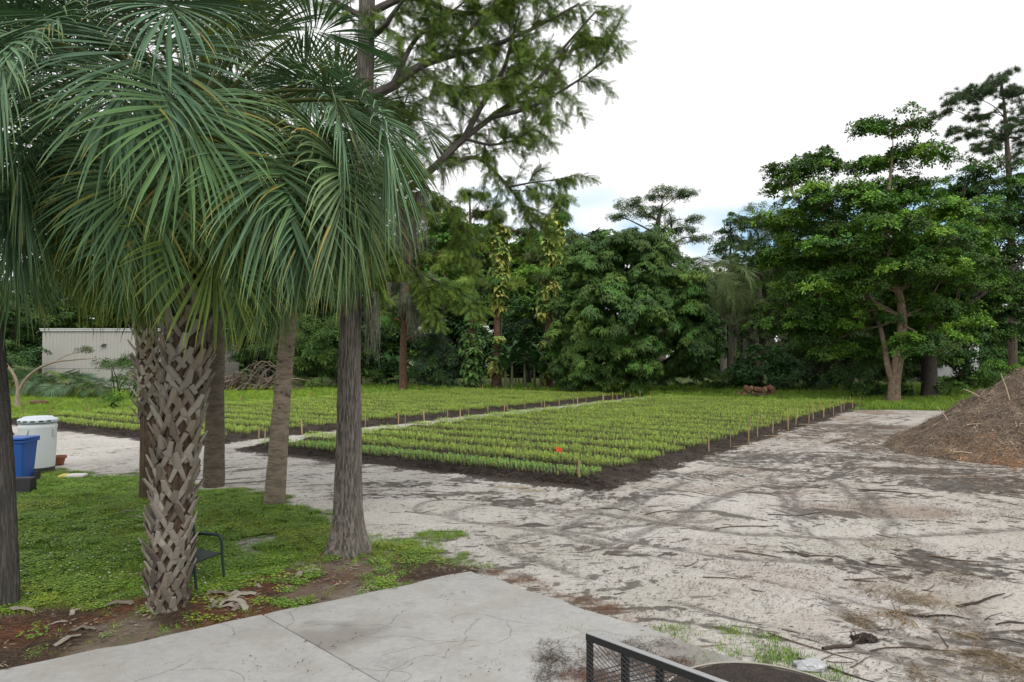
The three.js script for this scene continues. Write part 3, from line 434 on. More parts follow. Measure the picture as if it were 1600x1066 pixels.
{ // the thick booted palm in front
  const b = gp(263, 950); b.y = 0; const palm = thing('sabal_palm', 'thick sabal palm with woven leaf bases standing nearest the concrete drive', 'palm tree', V(b.x, gh(b.x, b.z), b.z), 'sabal palms on the lawn');
  const top = P(298, 205, -b.z).sub(b); const q = (x, y) => P(x, y, -b.z).sub(b), axis = [V(0, -0.1, 0), q(266, 850), q(277, 700), q(292, 560), q(298, 400), top.clone()];
  bootedTrunk(palm, axis, 0.225, { flare: [0.82, 1.04], rings: 36, per: 8, seed: 11, long: 1.3 });
  addFronds(palm, top, 66, 21, { scale: 1.15, to: 5.6 });
  // lower fronds hanging towards the viewer
  oneFrond(palm, top, -1.5, 6, 0, 1.12, 2, -0.2); oneFrond(palm, top, -2.15, 6, 0, 1.15, 2, -0.15); oneFrond(palm, top, -0.75, 4, 2, 1.1, 2, 0); oneFrond(palm, top, -2.7, 5, 0, 1.05, 2, -0.1); oneFrond(palm, top, -1.75, 4, 1, 1.0, 0, 0); oneFrond(palm, top, -1.1, 4, 2, 1.05, 1, 0.1); oneFrond(palm, top, -0.35, 5, 1, 1.2, 1, -0.2); oneFrond(palm, top, -2.9, 4, 1, 1.1, 1, -0.1); oneFrond(palm, top, -0.1, 4, 0, 1.2, 1, 0); oneFrond(palm, top, -0.2, 3, 1, 1.5, 0, 0.1); oneFrond(palm, top, 0.0, 4, 0, 1.55, 1, 0.2); oneFrond(palm, top, -0.35, 4, 2, 1.5, 4, 0.3);
  for (const [az, c, k, s, m, dy] of [[-0.45, 4, 0, 1.42, 1, 0], [-0.15, 5, 1, 1.4, 1, 0.1], [-0.7, 4, 1, 1.4, 0, 0.1], [0.1, 4, 2, 1.4, 1, 0.1], [-0.3, 3, 0, 1.35, 0, 0.2], [0.25, 5, 0, 1.4, 1, -0.2], [-0.95, 4, 1, 1.15, 4, 0.1], [2.9, 5, 1, 1.2, 1, 0], [-2.6, 5, 2, 1.2, 2, 0], [-2.3, 4, 0, 1.35, 0, 0.1], [-1.3, 3, 1, 1.25, 3, 0.2], [-1.9, 3, 2, 1.25, 0, 0.25]]) oneFrond(palm, top, az, c, k, s, m, dy);
  part('spear_leaf', tube([top.clone(), top.clone().add(V(0.05, 0.9, 0.1)), top.clone().add(V(0.12, 1.9, 0.15))], [0.035, 0.03, 0.01], 7), M(0.2, 0.2, 0.08, 0.6), palm);
  flowerStalk(palm, top.clone().add(V(0.45, 0.55, 0.75)), V(0.55, 1, 0.75), 1.15, [0.45, 0.52, 0.1], 5);
  flowerStalk(palm, top.clone().add(V(-0.1, 0.6, 0.7)), V(-0.3, 1, 0.75), 1.1, [0.2, 0.13, 0.075], 6);
}
{ // booted palm behind it, lower stem bare and dark
  const b = gp(232, 779); const palm = thing('sabal_palm', 'slender sabal palm half hidden behind the thick booted palm', 'palm tree', V(b.x, gh(b.x, b.z), b.z), 'sabal palms on the lawn');
  const top = P(224, 330, -b.z).sub(b), axis = [V(0, -0.1, 0), V(0.0, top.y * 0.33, 0), V(-0.12, top.y * 0.66, 0), top.clone()];
  bootedTrunk(palm, axis, 0.19, { rings: 22, per: 7, from: 0.28, seed: 14, long: 1.7 });
  addFronds(palm, top, 34, 31, { scale: 1.0 });
}
{ // ringed palm at the edge of the sand, behind the thick one
  const b = gp(334, 760); const palm = thing('sabal_palm', 'sabal palm with bare brown stem just behind the thick palm, by the sand track', 'palm tree', V(b.x, gh(b.x, b.z), b.z), 'sabal palms on the lawn');
  const top = P(342, 300, -b.z).sub(b), axis = [V(0, -0.1, 0), V(0.02, top.y * 0.33, 0), V(0.06, top.y * 0.66, 0), top.clone()];
  scarTrunk(palm, axis, 0.2, 0.18, scarDark, 30, 9); addFronds(palm, top, 32, 41, { scale: 1.0 });
}
{ // the leaning ringed palm
  const b = gp(428, 788); const palm = thing('sabal_palm', 'leaning sabal palm with ringed grey stem between booted palm and cypress', 'palm tree', V(b.x, gh(b.x, b.z), b.z), 'sabal palms on the lawn');
  const top = P(478, 250, -b.z).sub(b), m1 = P(441, 620, -b.z).sub(b), m2 = P(456, 450, -b.z).sub(b);
  scarTrunk(palm, [V(0, -0.1, 0), m1, m2, top.clone()], 0.175, 0.15, scarMat, 70, 5); addFronds(palm, top, 54, 52, { scale: 1.3, to: 5.4 });
}
{ // palm at the picture's edge: plain dark stem
  const b = gp(2, 945); const palm = thing('sabal_palm', 'sabal palm with plain dark grey stem at the far edge of the lawn', 'palm tree', V(b.x, gh(b.x, b.z), b.z), 'sabal palms on the lawn');
  const top = P(-40, 190, -b.z).sub(b), m1 = P(-4, 700, -b.z).sub(b), m2 = P(-14, 560, -b.z).sub(b);
  scarTrunk(palm, [V(0, -0.1, 0), m1, m2, top.clone()], 0.165, 0.15, barkM(0.075, 0.068, 0.062, 0.012), 20, 6); addFronds(palm, top, 48, 63, { scale: 1.1, to: 5.2 });
  flowerStalk(palm, top.clone().add(V(0.1, 0.3, 0.2)), V(0.5, 0.6, 0.3), 1.1, [0.36, 0.42, 0.1], 8);
}
// ================================================================ foliage shapes
function leafCluster(seed, n, len, wid, R, { droop = 0.2, up = 0.5, flat = 1, fold = 0.2 } = {}) {
  const r = mulberry(seed), B = new Build();
  for (let i = 0; i < n; i++) { const d = rdir(r); d.y = d.y * flat + up; d.normalize(); const base = V(d.x * R * r() * 0.75, d.y * R * r() * 0.6 * flat, d.z * R * r() * 0.75), k = 0.7 + 0.6 * r(), l = len * (0.7 + 0.6 * r()); const nr = V((r() - 0.5) * 0.8, 1, (r() - 0.5) * 0.8); leaf(B, base, d, nr, l, wid * (0.8 + 0.4 * r()), [k * (0.92 + 0.2 * r()), k, k * 0.9], fold, droop); }
  return B.done();
}
function whorlCluster(seed, n, len, wid) { // long leaves hanging round a shoot tip
  const r = mulberry(seed), B = new Build();
  for (let w = 0; w < 3; w++) { const c = w ? rdir(r).multiplyScalar(0.28).setY(-0.05 + 0.15 * r()) : V(0, 0.1, 0); for (let i = 0; i < n; i++) { const a = i / n * 6.28 + r(), d = V(Math.cos(a), 0.15 + 0.5 * (r() - 0.5), Math.sin(a)), k = 0.7 + 0.6 * r(); leaf(B, c, d, V(0, 1, 0), len * (0.75 + 0.5 * r()), wid, [k, k, k * 0.9], 0.2, 0.55); } }
  return B.done();
}
function needleTuft(seed, n, len, wid) { const r = mulberry(seed), B = new Build(); for (let i = 0; i < n; i++) { const d = rdir(r); d.y = d.y * 0.8 + 0.35; d.normalize(); const k = 0.7 + 0.6 * r(), s = d.clone().cross(rdir(r)).normalize(); blade(B, V(0, 0, 0), d, s, len * (0.7 + 0.5 * r()), wid, V(0, -0.06 * len, 0), [k, k, k]); } return B.done(); }
function featherSpray(seed, n, len, needle, wid) { // flat feathery twig: thin needles both sides of a fine stem
  const r = mulberry(seed), B = new Build(); let p = V(0, 0, 0), d = V(0, 1, 0);
  for (let i = 0; i < n; i++) { const f = i / n, q = p.clone().addScaledVector(d, len / n), k = 0.75 + 0.5 * r(); B.tri(p.clone().add(V(wid * 0.6, 0, 0)), p.clone().add(V(-wid * 0.6, 0, 0)), q, [0.8, 0.6, 0.5]); for (const s of [-1, 1]) { const dir = V(s * (0.9 + 0.2 * r()), 0.55 + 0.3 * r(), (r() - 0.5) * 0.8).normalize(), l = needle * (0.55 + 0.6 * Math.sin(Math.PI * (0.15 + 0.8 * f))), c = [k * (0.9 + 0.2 * r()), k, k * 0.9], e = p.clone().addScaledVector(dir, l), w = V(0, wid, wid * (r() - 0.5)); B.tri(p.clone().add(w), p.clone().sub(w), e, c); B.tri(p.clone().addScaledVector(dir, l * 0.5).add(w), p.clone().addScaledVector(dir, l * 0.5).sub(w), e, c); } p = q; d.z += (r() - 0.5) * 0.12; d.normalize(); }
  return B.done();
}
function mossStrand(seed, n, len) { const r = mulberry(seed), B = new Build(); for (let i = 0; i < n; i++) { let p = V((r() - 0.5) * 0.16, 0, (r() - 0.5) * 0.16); const l = len * (0.35 + 0.65 * r()), m = 6, k = 0.75 + 0.5 * r(); for (let j = 0; j < m; j++) { const q = p.clone().add(V((r() - 0.5) * 0.06, -l / m, (r() - 0.5) * 0.06)), w = 0.006 * (1 - j / m * 0.7); const a = r() * 3, s = V(Math.cos(a) * w, 0, Math.sin(a) * w); B.quad(p.clone().add(s), p.clone().sub(s), q.clone().sub(s), q.clone().add(s), [k, k, k]); p = q; } } return B.done(); }
const LEAF = {
  broad: [1, 2, 3].map(i => leafCluster(100 + i, 26, 0.2, 0.11, 0.42, { up: 0.35, flat: 0.6, droop: 0.15 })),
  bigBroad: [1, 2, 3].map(i => leafCluster(110 + i, 20, 0.34, 0.17, 0.5, { up: 0.3, flat: 0.8, droop: 0.25 })),
  small: [1, 2, 3].map(i => leafCluster(120 + i, 44, 0.12, 0.055, 0.45, { up: 0.2, flat: 0.9 })),
  mango: [1, 2, 3].map(i => whorlCluster(130 + i, 9, 0.36, 0.085)),
  pine: [1, 2].map(i => needleTuft(140 + i, 70, 0.3, 0.014)),
  feather: [1, 2, 3].map(i => featherSpray(150 + i, 22, 0.26, 0.05, 0.0035)),
  farFeather: [1, 2].map(i => { const r = mulberry(160 + i), B = new Build(); for (let i = 0; i < 60; i++) { const d = rdir(r); d.y = d.y * 0.5 - 0.25; d.normalize(); const k = 0.7 + 0.6 * r(); blade(B, rdir(r).multiplyScalar(0.15), d, d.clone().cross(V(0, 1, 0)).normalize(), 0.3 + 0.45 * r(), 0.028, V(0, -0.12, 0), [k, k, k * 0.9]); } return B.done(); }),
  heart: [1, 2].map(i => leafCluster(170 + i, 7, 0.5, 0.36, 0.3, { up: -0.1, flat: 0.6, droop: 0.6, fold: 0.1 })),
};
const foliMat = leafM(0.62, { specularIntensity: 0.6 });
const tint = (c, k, j) => [c[0] * k * (1 + j), c[1] * k, c[2] * k * (1 - j)];
// leaf clusters gathered in clumps over the blobs (centre, radii) of a crown; returns the clump centres
function crown(parent, geos, blobs, o) {
  const r = mulberry(o.seed), lists = geos.map(() => []), subs = [];
  for (const b of blobs) {
    const [c, R] = b, area = R.x * R.y + R.y * R.z + R.x * R.z, ns = Math.max(3, Math.round(area * (o.dens ?? 1)));
    for (let i = 0; i < ns; i++) {
      const d = rdir(r); if (d.y < -0.2) d.y *= o.under ?? 0.6; const f = lerp(o.inner ?? 0.55, 1, Math.sqrt(r()));
      const sc = V(c.x + d.x * R.x * f, c.y + d.y * R.y * f, c.z + d.z * R.z * f), sr = (o.sub ?? 0.9) * (0.6 + 0.8 * r()); subs.push(sc);
      const base = o.cols[Math.floor(r() * o.cols.length)], kk = 0.82 + 0.36 * r(), jj = (r() - 0.5) * 0.22;
      for (let k = 0; k < (o.per ?? 12); k++) {
        const e = rdir(r); e.y = Math.abs(e.y) * 1.15 - 0.3; const g = 0.55 + 0.45 * r();
        const pos = V(sc.x + e.x * sr * g, sc.y + e.y * sr * g * (o.flat ?? 0.6), sc.z + e.z * sr * g);
        const up = V(e.x * (o.lean ?? 0.6) + d.x * 0.3, 1 - (o.hang ?? 0), e.z * (o.lean ?? 0.6) + d.z * 0.3).normalize();
        lists[Math.floor(r() * geos.length)].push({ m: pose(pos, up, r() * 6.28, (o.size ?? 1) * (0.75 + 0.5 * r())), c: tint(base, kk * (0.85 + 0.3 * r()), jj) });
      }
    }
  }
  geos.forEach((g, i) => lists[i].length && copies(o.name ?? 'crown', g, o.mat ?? foliMat, lists[i], parent)); return subs;
}
const blob = (px, py, rx, ry, depth, org, rz = 0) => { const k = depth / F; return [P(px, py, depth).sub(org), V(rx * k, ry * k, (rz || Math.max(rx, ry) * 0.85) * k)]; };
function limbTo(parent, from, to, r0, r1, mat, seed, sag = 0.1, name = 'limb') { const r = mulberry(seed), L = from.distanceTo(to), a = from.clone().lerp(to, 0.35).add(rdir(r).multiplyScalar(L * 0.08)), b = from.clone().lerp(to, 0.7).add(rdir(r).multiplyScalar(L * 0.08)); a.y += L * sag * 0.5; b.y += L * sag; return part(name, tube([from, a, b, to], [r0, lerp(r0, r1, 0.45), lerp(r0, r1, 0.75), r1], 7, 12), mat, parent); }
function tree(name, label, base, trunkPts, trunkR, bark, { blobs, geos, o, limbs = true, group, category = 'tree', twigs = 0, limbR = 0.5, dent, low = 0.3 }) {
  const t = thing(name, label, category, base.clone().setY(gh(base.x, base.z)), group), pts = trunkPts.map(p => p.clone().sub(base)); pts[0].y = -0.25;
  part('trunk', tube(pts, trunkR, 14, Math.max(16, pts.length * 8), dent ?? ((a, tt, c) => 1 + 0.16 * (vn3(Math.cos(a) * 1.5 + 5, Math.sin(a) * 1.5, c.y * 0.8) - 0.5) + 0.35 * Math.exp(-Math.max(c.y, 0) * 2.2) * (0.6 + 0.4 * Math.sin(a * 4)))), bark, t);
  const subs = crown(t, geos, blobs, o), curve = new THREE.CatmullRomCurve3(pts), r = mulberry(o.seed + 7);
  if (limbs) for (const [c, R] of blobs) { let q = 0.5; let bd = 1e9; for (let k = low; k <= 1; k += 0.1) { const p = curve.getPoint(k), dd = Math.hypot(p.x - c.x, p.z - c.z) * 0.75 + Math.abs(c.y - p.y - Math.hypot(p.x - c.x, p.z - c.z) * 0.6); if (dd < bd) { bd = dd; q = k; } } const f = curve.getPoint(q), k = trunkR[trunkR.length - 1]; const lr = Math.max(lerp(trunkR[0], k, q) * limbR, 0.05); const end = c.clone().add(V((r() - 0.5) * R.x * 0.5, R.y * 0.3, (r() - 0.5) * R.z * 0.5)); limbTo(t, f, end, lr, lr * 0.3, bark, Math.floor(r() * 1e6)); }
  if (twigs) { const list = []; for (let i = 0; i < Math.min(twigs, subs.length); i++) { const s = subs[Math.floor(r() * subs.length)]; let bb = null, bd = 1e9; for (const [c] of blobs) { const d = c.distanceTo(s); if (d < bd) { bd = d; bb = c; } } const a = bb.clone().lerp(s, 0.1 * r()); list.push(tube([a, a.clone().lerp(s, 0.5).add(rdir(r).multiplyScalar(bd * 0.12)), s], [0.07, 0.045, 0.02], 5, 6)); } part('branches', merge(list), bark, t).userData.kind = 'stuff'; }
  return t;
}
const C = { // leaf albedos
  oak: [[0.035, 0.075, 0.022], [0.045, 0.088, 0.024], [0.03, 0.062, 0.025]],
  bright: [[0.06, 0.135, 0.025], [0.08, 0.165, 0.028], [0.045, 0.105, 0.025], [0.1, 0.19, 0.03]],
  mango: [[0.038, 0.078, 0.022], [0.045, 0.09, 0.024], [0.033, 0.066, 0.022], [0.06, 0.11, 0.026]],
  cyp: [[0.08, 0.13, 0.025], [0.065, 0.11, 0.026], [0.1, 0.15, 0.028]],
  grey: [[0.055, 0.075, 0.038], [0.065, 0.085, 0.045], [0.045, 0.065, 0.033]],
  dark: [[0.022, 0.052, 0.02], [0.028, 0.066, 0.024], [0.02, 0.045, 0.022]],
  yell: [[0.42, 0.46, 0.11], [0.27, 0.38, 0.08], [0.13, 0.24, 0.05], [0.47, 0.48, 0.14]],
  lime: [[0.09, 0.2, 0.03], [0.07, 0.16, 0.028]],
};
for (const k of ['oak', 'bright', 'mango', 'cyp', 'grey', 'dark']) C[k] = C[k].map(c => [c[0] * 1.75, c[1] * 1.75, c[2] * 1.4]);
const barkGrey = barkM(0.16, 0.135, 0.11, 0.03), barkDark = barkM(0.06, 0.05, 0.042, 0.04), barkRed = barkM(0.15, 0.085, 0.055, 0.03), barkTan = barkM(0.27, 0.2, 0.14, 0.025), barkPine = barkM(0.13, 0.095, 0.075, 0.04);

// ================================================================ the cypress by the drive
{
  const base = gp(543, 862), d0 = -base.z, t = thing('bald_cypress', 'tall bald cypress with grey fibrous bark and flared foot beside the drive', 'tree', base.clone().setY(gh(base.x, base.z)));
  const L = (px, py, d) => P(px, py, d).sub(base), bark = barkM(0.155, 0.135, 0.118, 0.035);
  const pts = [V(0, -0.2, 0), L(543, 800, d0), L(545, 690, d0), L(546, 560, d0), L(552, 400, d0), L(562, 240, d0), L(571, 100, d0), L(574, -60, d0), L(578, -330, d0)];
  const strips = (a, tt, c) => { const y = Math.max(c.y, 0), fl = 0.75 * Math.exp(-y * 2.6), fib = vn(a * 15.3 + 0.7 * vn(y * 2, a * 3), y * 2.1) * 0.6 + vn(a * 30.6, y * 4.6 + 9) * 0.4; return 1 + fl * (0.75 + 0.45 * Math.sin(a * 5 + 1) * 0.8) + 0.13 * (fib - 0.5) + 0.03 * (vn(a * 4, y * 1.3) - 0.5); };
  part('trunk', tube(pts, [0.235, 0.215, 0.2, 0.172, 0.16, 0.15, 0.135, 0.12, 0.06], 110, 260, (a, tt, c) => lerp(strips(a, tt, c), strips(a - 6.28318530718, tt, c), smooth(5.6, 6.2832, a))), bark, t);
  const limbBark = barkM(0.11, 0.095, 0.085, 0.02), r = mulberry(71), list = [], twig = [];
  const limbs = [
    [[[572, 152, d0], [610, 135, 11.0], [655, 103, 11.3], [705, 86, 11.6], [765, 72, 12.0], [840, 40, 12.6], [905, 5, 13]], 0.09],
    [[[560, 335, d0], [600, 318, 11.1], [655, 281, 11.5], [725, 216, 12.0], [765, 185, 12.2], [828, 136, 12.6], [880, 75, 13.0], [930, 18, 13.3]], 0.085],
    [[[725, 216, 12.0], [752, 165, 12.0], [785, 112, 11.9], [800, 60, 11.8], [812, 10, 11.8]], 0.06],
    [[[700, 258, 11.9], [745, 246, 12.2], [790, 286, 12.6], [815, 318, 12.9], [845, 355, 13.1]], 0.045],
    [[[792, 292, 12.6], [835, 284, 12.6], [882, 280, 12.6]], 0.022],
    [[[768, 183, 12.2], [830, 166, 12.0], [895, 130, 12.0], [945, 95, 12.0]], 0.045],
    [[[660, 278, 11.5], [640, 240, 11.9], [625, 190, 12.3], [640, 140, 12.6]], 0.04],
    [[[573, 60, d0], [600, 40, 10.7], [618, 15, 10.6], [650, -25, 10.5]], 0.07],
    [[[574, 20, d0], [640, -5, 11.3], [720, 20, 11.9], [800, 5, 12.4], [880, -30, 12.8]], 0.07],
    [[[574, -40, d0], [660, -70, 11.0], [760, -80, 11.4], [880, -70, 11.8]], 0.07],
    [[[574, 30, d0], [520, 0, 11.4], [470, -30, 12]], 0.06],
    [[[655, 281, 11.5], [690, 320, 12.0], [720, 350, 12.3], [740, 400, 12.4]], 0.03],
    [[[575, 345, d0], [610, 380, 11.4], [650, 420, 11.9], [700, 448, 12.3], [745, 470, 12.6]], 0.035],
    [[[612, 135, 11.0], [650, 60, 11.4], [690, 30, 11.8], [740, -10, 12]], 0.05],
    [[[705, 86, 11.6], [740, 40, 11.5], [770, 5, 11.4], [800, -30, 11.4]], 0.04],
    [[[655, 103, 11.3], [690, 130, 11.0], [735, 135, 10.8], [790, 120, 10.7], [840, 95, 10.7]], 0.035],
    [[[828, 136, 12.6], [860, 130, 13.0], [900, 60, 13.4], [950, 60, 13.6]], 0.03],
    [[[725, 216, 12.0], [770, 225, 11.6], [810, 215, 11.4], [845, 190, 11.3]], 0.03],
    [[[556, 395, d0], [572, 410, 10.9], [590, 447, 11]], 0.03],
    [[[650, 420, 11.9], [665, 450, 11.6], [670, 480, 11.5]], 0.02],
  ];
  limbs.forEach(([q, R], li) => {
    const p3 = q.map(([a, b, c]) => L(a, b, c)); part('limb', tube(p3, q.map((_, i) => lerp(R, R * 0.22, i / (q.length - 1))), 9, q.length * 6), limbBark, t);
    const curve = new THREE.CatmullRomCurve3(p3), len = curve.getLength();
    for (let s = len * 0.16; s < len + 0.02; s += 0.1 + 0.06 * r()) {
      const f = clamp(s / len), c = curve.getPoint(f), T = curve.getTangent(f); const low = li >= 11; let dd = rdir(r); dd.addScaledVector(T, 0.9); dd.y += low ? -0.3 : 0.12; dd.normalize();
      const tl = (low ? 0.45 : 0.95) * (0.35 + r()) * (1.1 - 0.4 * f), tp = [c.clone()]; let p = c.clone(); const nseg = 6;
      for (let k = 0; k < nseg; k++) { p = p.clone().addScaledVector(dd, tl / nseg); tp.push(p); dd.y -= 0.12; dd.add(rdir(r).multiplyScalar(0.12)).normalize(); }
      twig.push(tube([tp[0], tp[2], tp[4], tp[6]], [0.008, 0.0065, 0.005, 0.003], 4, 5, null, false));
      for (let k = 1; k <= nseg; k++) for (let m = 0; m < 7; m++) { const dir = rdir(r).multiplyScalar(1.0).add(dd).add(V(0, -0.25, 0)).normalize(); const kk = 0.75 + 0.5 * r(); list.push({ m: pose(tp[k], dir, r() * 6.28, 0.55 + 0.5 * r()), c: tint(C.cyp[Math.floor(r() * 3)], kk, (r() - 0.5) * 0.2) }); }
    }
  });
  part('twigs', merge(twig), limbBark, t).userData.kind = 'stuff';
  const sets = [[], [], []]; list.forEach((e, i) => sets[i % 3].push(e)); sets.forEach((l, i) => copies('crown', LEAF.feather[i], leafM(0.8), l, t));
  // hanging grey moss
  const mg = [1, 2].map(i => mossStrand(180 + i, 26, 1.0)), ml = []; const spots = [[648, 300, 11.5, 1.0], [655, 300, 11.5, 0.9], [640, 310, 11.5, 1.1], [668, 290, 11.6, 0.7], [625, 318, 11.3, 0.8], [690, 262, 11.8, 0.5], [720, 240, 12, 0.4], [582, 455, 10.9, 0.95], [588, 455, 11, 0.7], [575, 450, 11, 0.6], [650, 455, 11.9, 0.8], [660, 458, 11.9, 0.7], [640, 460, 11.8, 0.6], [625, 440, 11.6, 0.5], [612, 440, 11.6, 0.4], [680, 300, 11.9, 0.5], [760, 200, 12.2, 0.35], [840, 345, 13, 0.3], [672, 480, 11.6, 0.5]];
  for (const [a, b, c, s] of spots) for (let k = 0; k < 3; k++) ml.push({ m: pose(L(a + (r() - 0.5) * 12, b, c + (r() - 0.5) * 0.4), _Y, r() * 6.28, s, s * (0.8 + 0.5 * r())), c: tint([0.2, 0.2, 0.155], 0.8 + 0.4 * r(), 0) });
  copies('hanging_moss', mg[0], leafM(0.95), ml, t);
}
// ================================================================ trees round the field
const G = (px, py) => gp(px, py);
{ // the spreading tree at the end of the yard
  const b = G(1397, 630), d = -b.z, at = (x, y, dd = d) => P(x, y, dd);
  const bl = [[1395, 205, 50, 22, 0], [1440, 242, 48, 18, 0], [1362, 262, 42, 20, 1], [1235, 285, 48, 24, 0], [1290, 262, 45, 24, 1], [1300, 320, 70, 32, -1], [1228, 345, 45, 28, 1], [1365, 318, 60, 30, -2], [1430, 300, 55, 26, 2], [1475, 330, 45, 24, -1], [1400, 372, 80, 30, -3], [1330, 385, 75, 32, -2], [1255, 398, 55, 32, 2], [1490, 385, 55, 30, -2], [1440, 420, 75, 32, -3], [1375, 440, 80, 34, -1], [1290, 450, 70, 34, 0], [1500, 445, 50, 32, 0], [1235, 450, 35, 32, 3], [1330, 500, 70, 32, 2], [1265, 510, 55, 36, 3], [1450, 490, 60, 28, 1], [1500, 520, 45, 26, 0], [1440, 545, 45, 20, -1], [1215, 400, 40, 40, 3], [1300, 355, 60, 40, 3], [1420, 340, 70, 40, 3], [1345, 420, 80, 50, 4], [1460, 400, 70, 50, 4], [1225, 500, 40, 40, 4], [1530, 420, 40, 50, 2], [1530, 350, 40, 40, 2], [1290, 545, 50, 30, 3], [1370, 545, 40, 24, 4], [1395, 505, 60, 30, 4]].map(([x, y, rx, ry, dz]) => blob(x, y, rx, ry, d + dz, b));
  tree('spreading_tree', 'large spreading tree with tan forked trunk and layered bright leaves by the yard end', b, [b, at(1398, 600), at(1404, 560), at(1410, 520), at(1407, 470), at(1390, 410), at(1386, 340), at(1395, 240)], [0.42, 0.36, 0.34, 0.3, 0.26, 0.22, 0.15, 0.06], barkTan, { blobs: bl, geos: LEAF.broad, o: { seed: 501, cols: [...C.bright, C.oak[1], C.oak[0]], dens: 1.8, sub: 1.05, per: 15, flat: 0.6, size: 0.95, inner: 0.3 }, twigs: 200, limbR: 0.42, low: 0.5 });
  const st = scene.children[scene.children.length - 1], q = (x, y, dz = 0) => P(x, y, d + dz).sub(b); part('limb', tube([q(1397, 602), q(1388, 575), q(1383, 545, 0.5), q(1372, 500, 1), q(1345, 450, 1.5)], [0.2, 0.19, 0.17, 0.13, 0.06], 10), barkTan, st); part('limb', tube([q(1402, 572), q(1412, 555, -0.3), q(1424, 548, -0.6), q(1438, 546, -0.8)], [0.13, 0.1, 0.07, 0.03], 8), barkTan, st);
  // its low side stem
}
{ const b = G(1453, 622), d = -b.z, at = (x, y) => P(x, y, d); tree('dark_tree', 'dark ivy-grown tree trunk under heavy leaves behind the spreading tree', b, [b, at(1452, 560), at(1446, 500), at(1460, 420), at(1500, 330)], [0.55, 0.5, 0.45, 0.35, 0.15], barkDark, { blobs: [[1480, 560, 40, 22], [1530, 520, 50, 30], [1545, 455, 60, 36], [1560, 390, 50, 30], [1555, 300, 55, 26], [1590, 345, 50, 28], [1520, 270, 35, 18], [1420, 560, 40, 30], [1600, 420, 40, 34], [1610, 510, 50, 30], [1425, 480, 50, 50], [1595, 275, 30, 16], [1500, 300, 40, 22], [1580, 480, 50, 30], [1500, 590, 30, 14], [1470, 470, 50, 50], [1540, 345, 40, 24], [1640, 300, 40, 40], [1650, 380, 40, 50]].map(([x, y, rx, ry]) => blob(x, y, rx, ry, d + 1.5, b)), geos: LEAF.broad, o: { seed: 502, cols: [...C.oak, C.dark[1], C.bright[0], C.bright[2]], dens: 1.7, sub: 1.05, per: 14, flat: 0.6 }, twigs: 80 }); }
{ // tall pine at the edge
  const b = G(1583, 612), d = -b.z, at = (x, y) => P(x, y, d);
  const t = tree('pine_tree', 'tall slash pine with bare trunk and tufted top at the yard end', b, [b, at(1582, 480), at(1579, 320), at(1572, 200), at(1566, 128)], [0.36, 0.31, 0.25, 0.16, 0.04], barkPine, { blobs: [[1566, 128, 26, 14], [1535, 148, 26, 14], [1505, 152, 26, 12], [1480, 172, 18, 9], [1545, 178, 26, 13], [1518, 208, 30, 14], [1590, 150, 26, 16], [1610, 185, 34, 20], [1575, 215, 34, 16], [1540, 235, 26, 12], [1630, 230, 36, 20], [1600, 255, 26, 14]].map(([x, y, rx, ry]) => blob(x, y, rx, ry, d, b, 40)), geos: LEAF.pine, o: { seed: 503, cols: [[0.075, 0.125, 0.05], [0.09, 0.145, 0.055], [0.065, 0.11, 0.05]], dens: 1.9, sub: 0.6, per: 7, flat: 0.8, size: 1.3, inner: 0.2 }, twigs: 110, limbR: 0.4 });
}
{ // mango: a dense dome
  const b = G(985, 612), d = -b.z * 0.93;
  const bl = [[985, 425, 75, 52, 0], [918, 430, 50, 48, 0], [1045, 440, 58, 50, 0], [965, 495, 70, 52, -3], [1055, 510, 62, 52, -1], [905, 515, 42, 56, 0], [1000, 385, 52, 26, 1], [935, 392, 40, 26, 1], [1085, 505, 38, 40, 0], [930, 560, 52, 36, -1], [1000, 555, 42, 30, -3], [1075, 545, 46, 32, -1], [885, 570, 30, 38, 1], [985, 590, 32, 20, -2], [925, 595, 40, 22, -1], [1110, 560, 26, 26, 0], [1105, 520, 24, 26, 1], [1050, 585, 34, 14, 2]].map(([x, y, rx, ry, dz]) => blob(x, y, rx, ry, d + dz, b));
  tree('mango_tree', 'dense round mango tree with drooping dark green leaves behind the path', b, [b, P(985, 560, -b.z), P(988, 480, -b.z)], [0.5, 0.4, 0.25], barkDark, { blobs: bl, geos: LEAF.mango, o: { seed: 504, cols: [...C.mango, ...C.mango, C.bright[2]], dens: 2.0, sub: 0.8, per: 13, flat: 0.85, size: 1.05, inner: 0.72, under: 0.95, lean: 0.9 } });
}
{ const b = G(1035, 601), d = 78, bb = P(1035, 595, d).setY(0); tree('umbrella_tree', 'flat-topped tree rising alone above the round mango', bb, [bb, P(1030, 450, d), P(1028, 350, d), P(1035, 318, d)], [0.5, 0.4, 0.28, 0.1], barkGrey, { blobs: [[1030, 305, 45, 9], [985, 322, 34, 9], [1068, 308, 26, 6], [1012, 335, 46, 10], [1070, 345, 24, 7], [1050, 360, 36, 9], [1085, 375, 22, 7], [965, 338, 18, 6], [1040, 385, 40, 14]].map(([x, y, rx, ry]) => blob(x, y, rx, ry, d, bb, 30)), geos: LEAF.small, o: { seed: 505, cols: [...C.oak, C.cyp[1]], dens: 1.3, sub: 0.9, per: 9, flat: 0.4, inner: 0.2, size: 1.2 }, twigs: 70 }); }
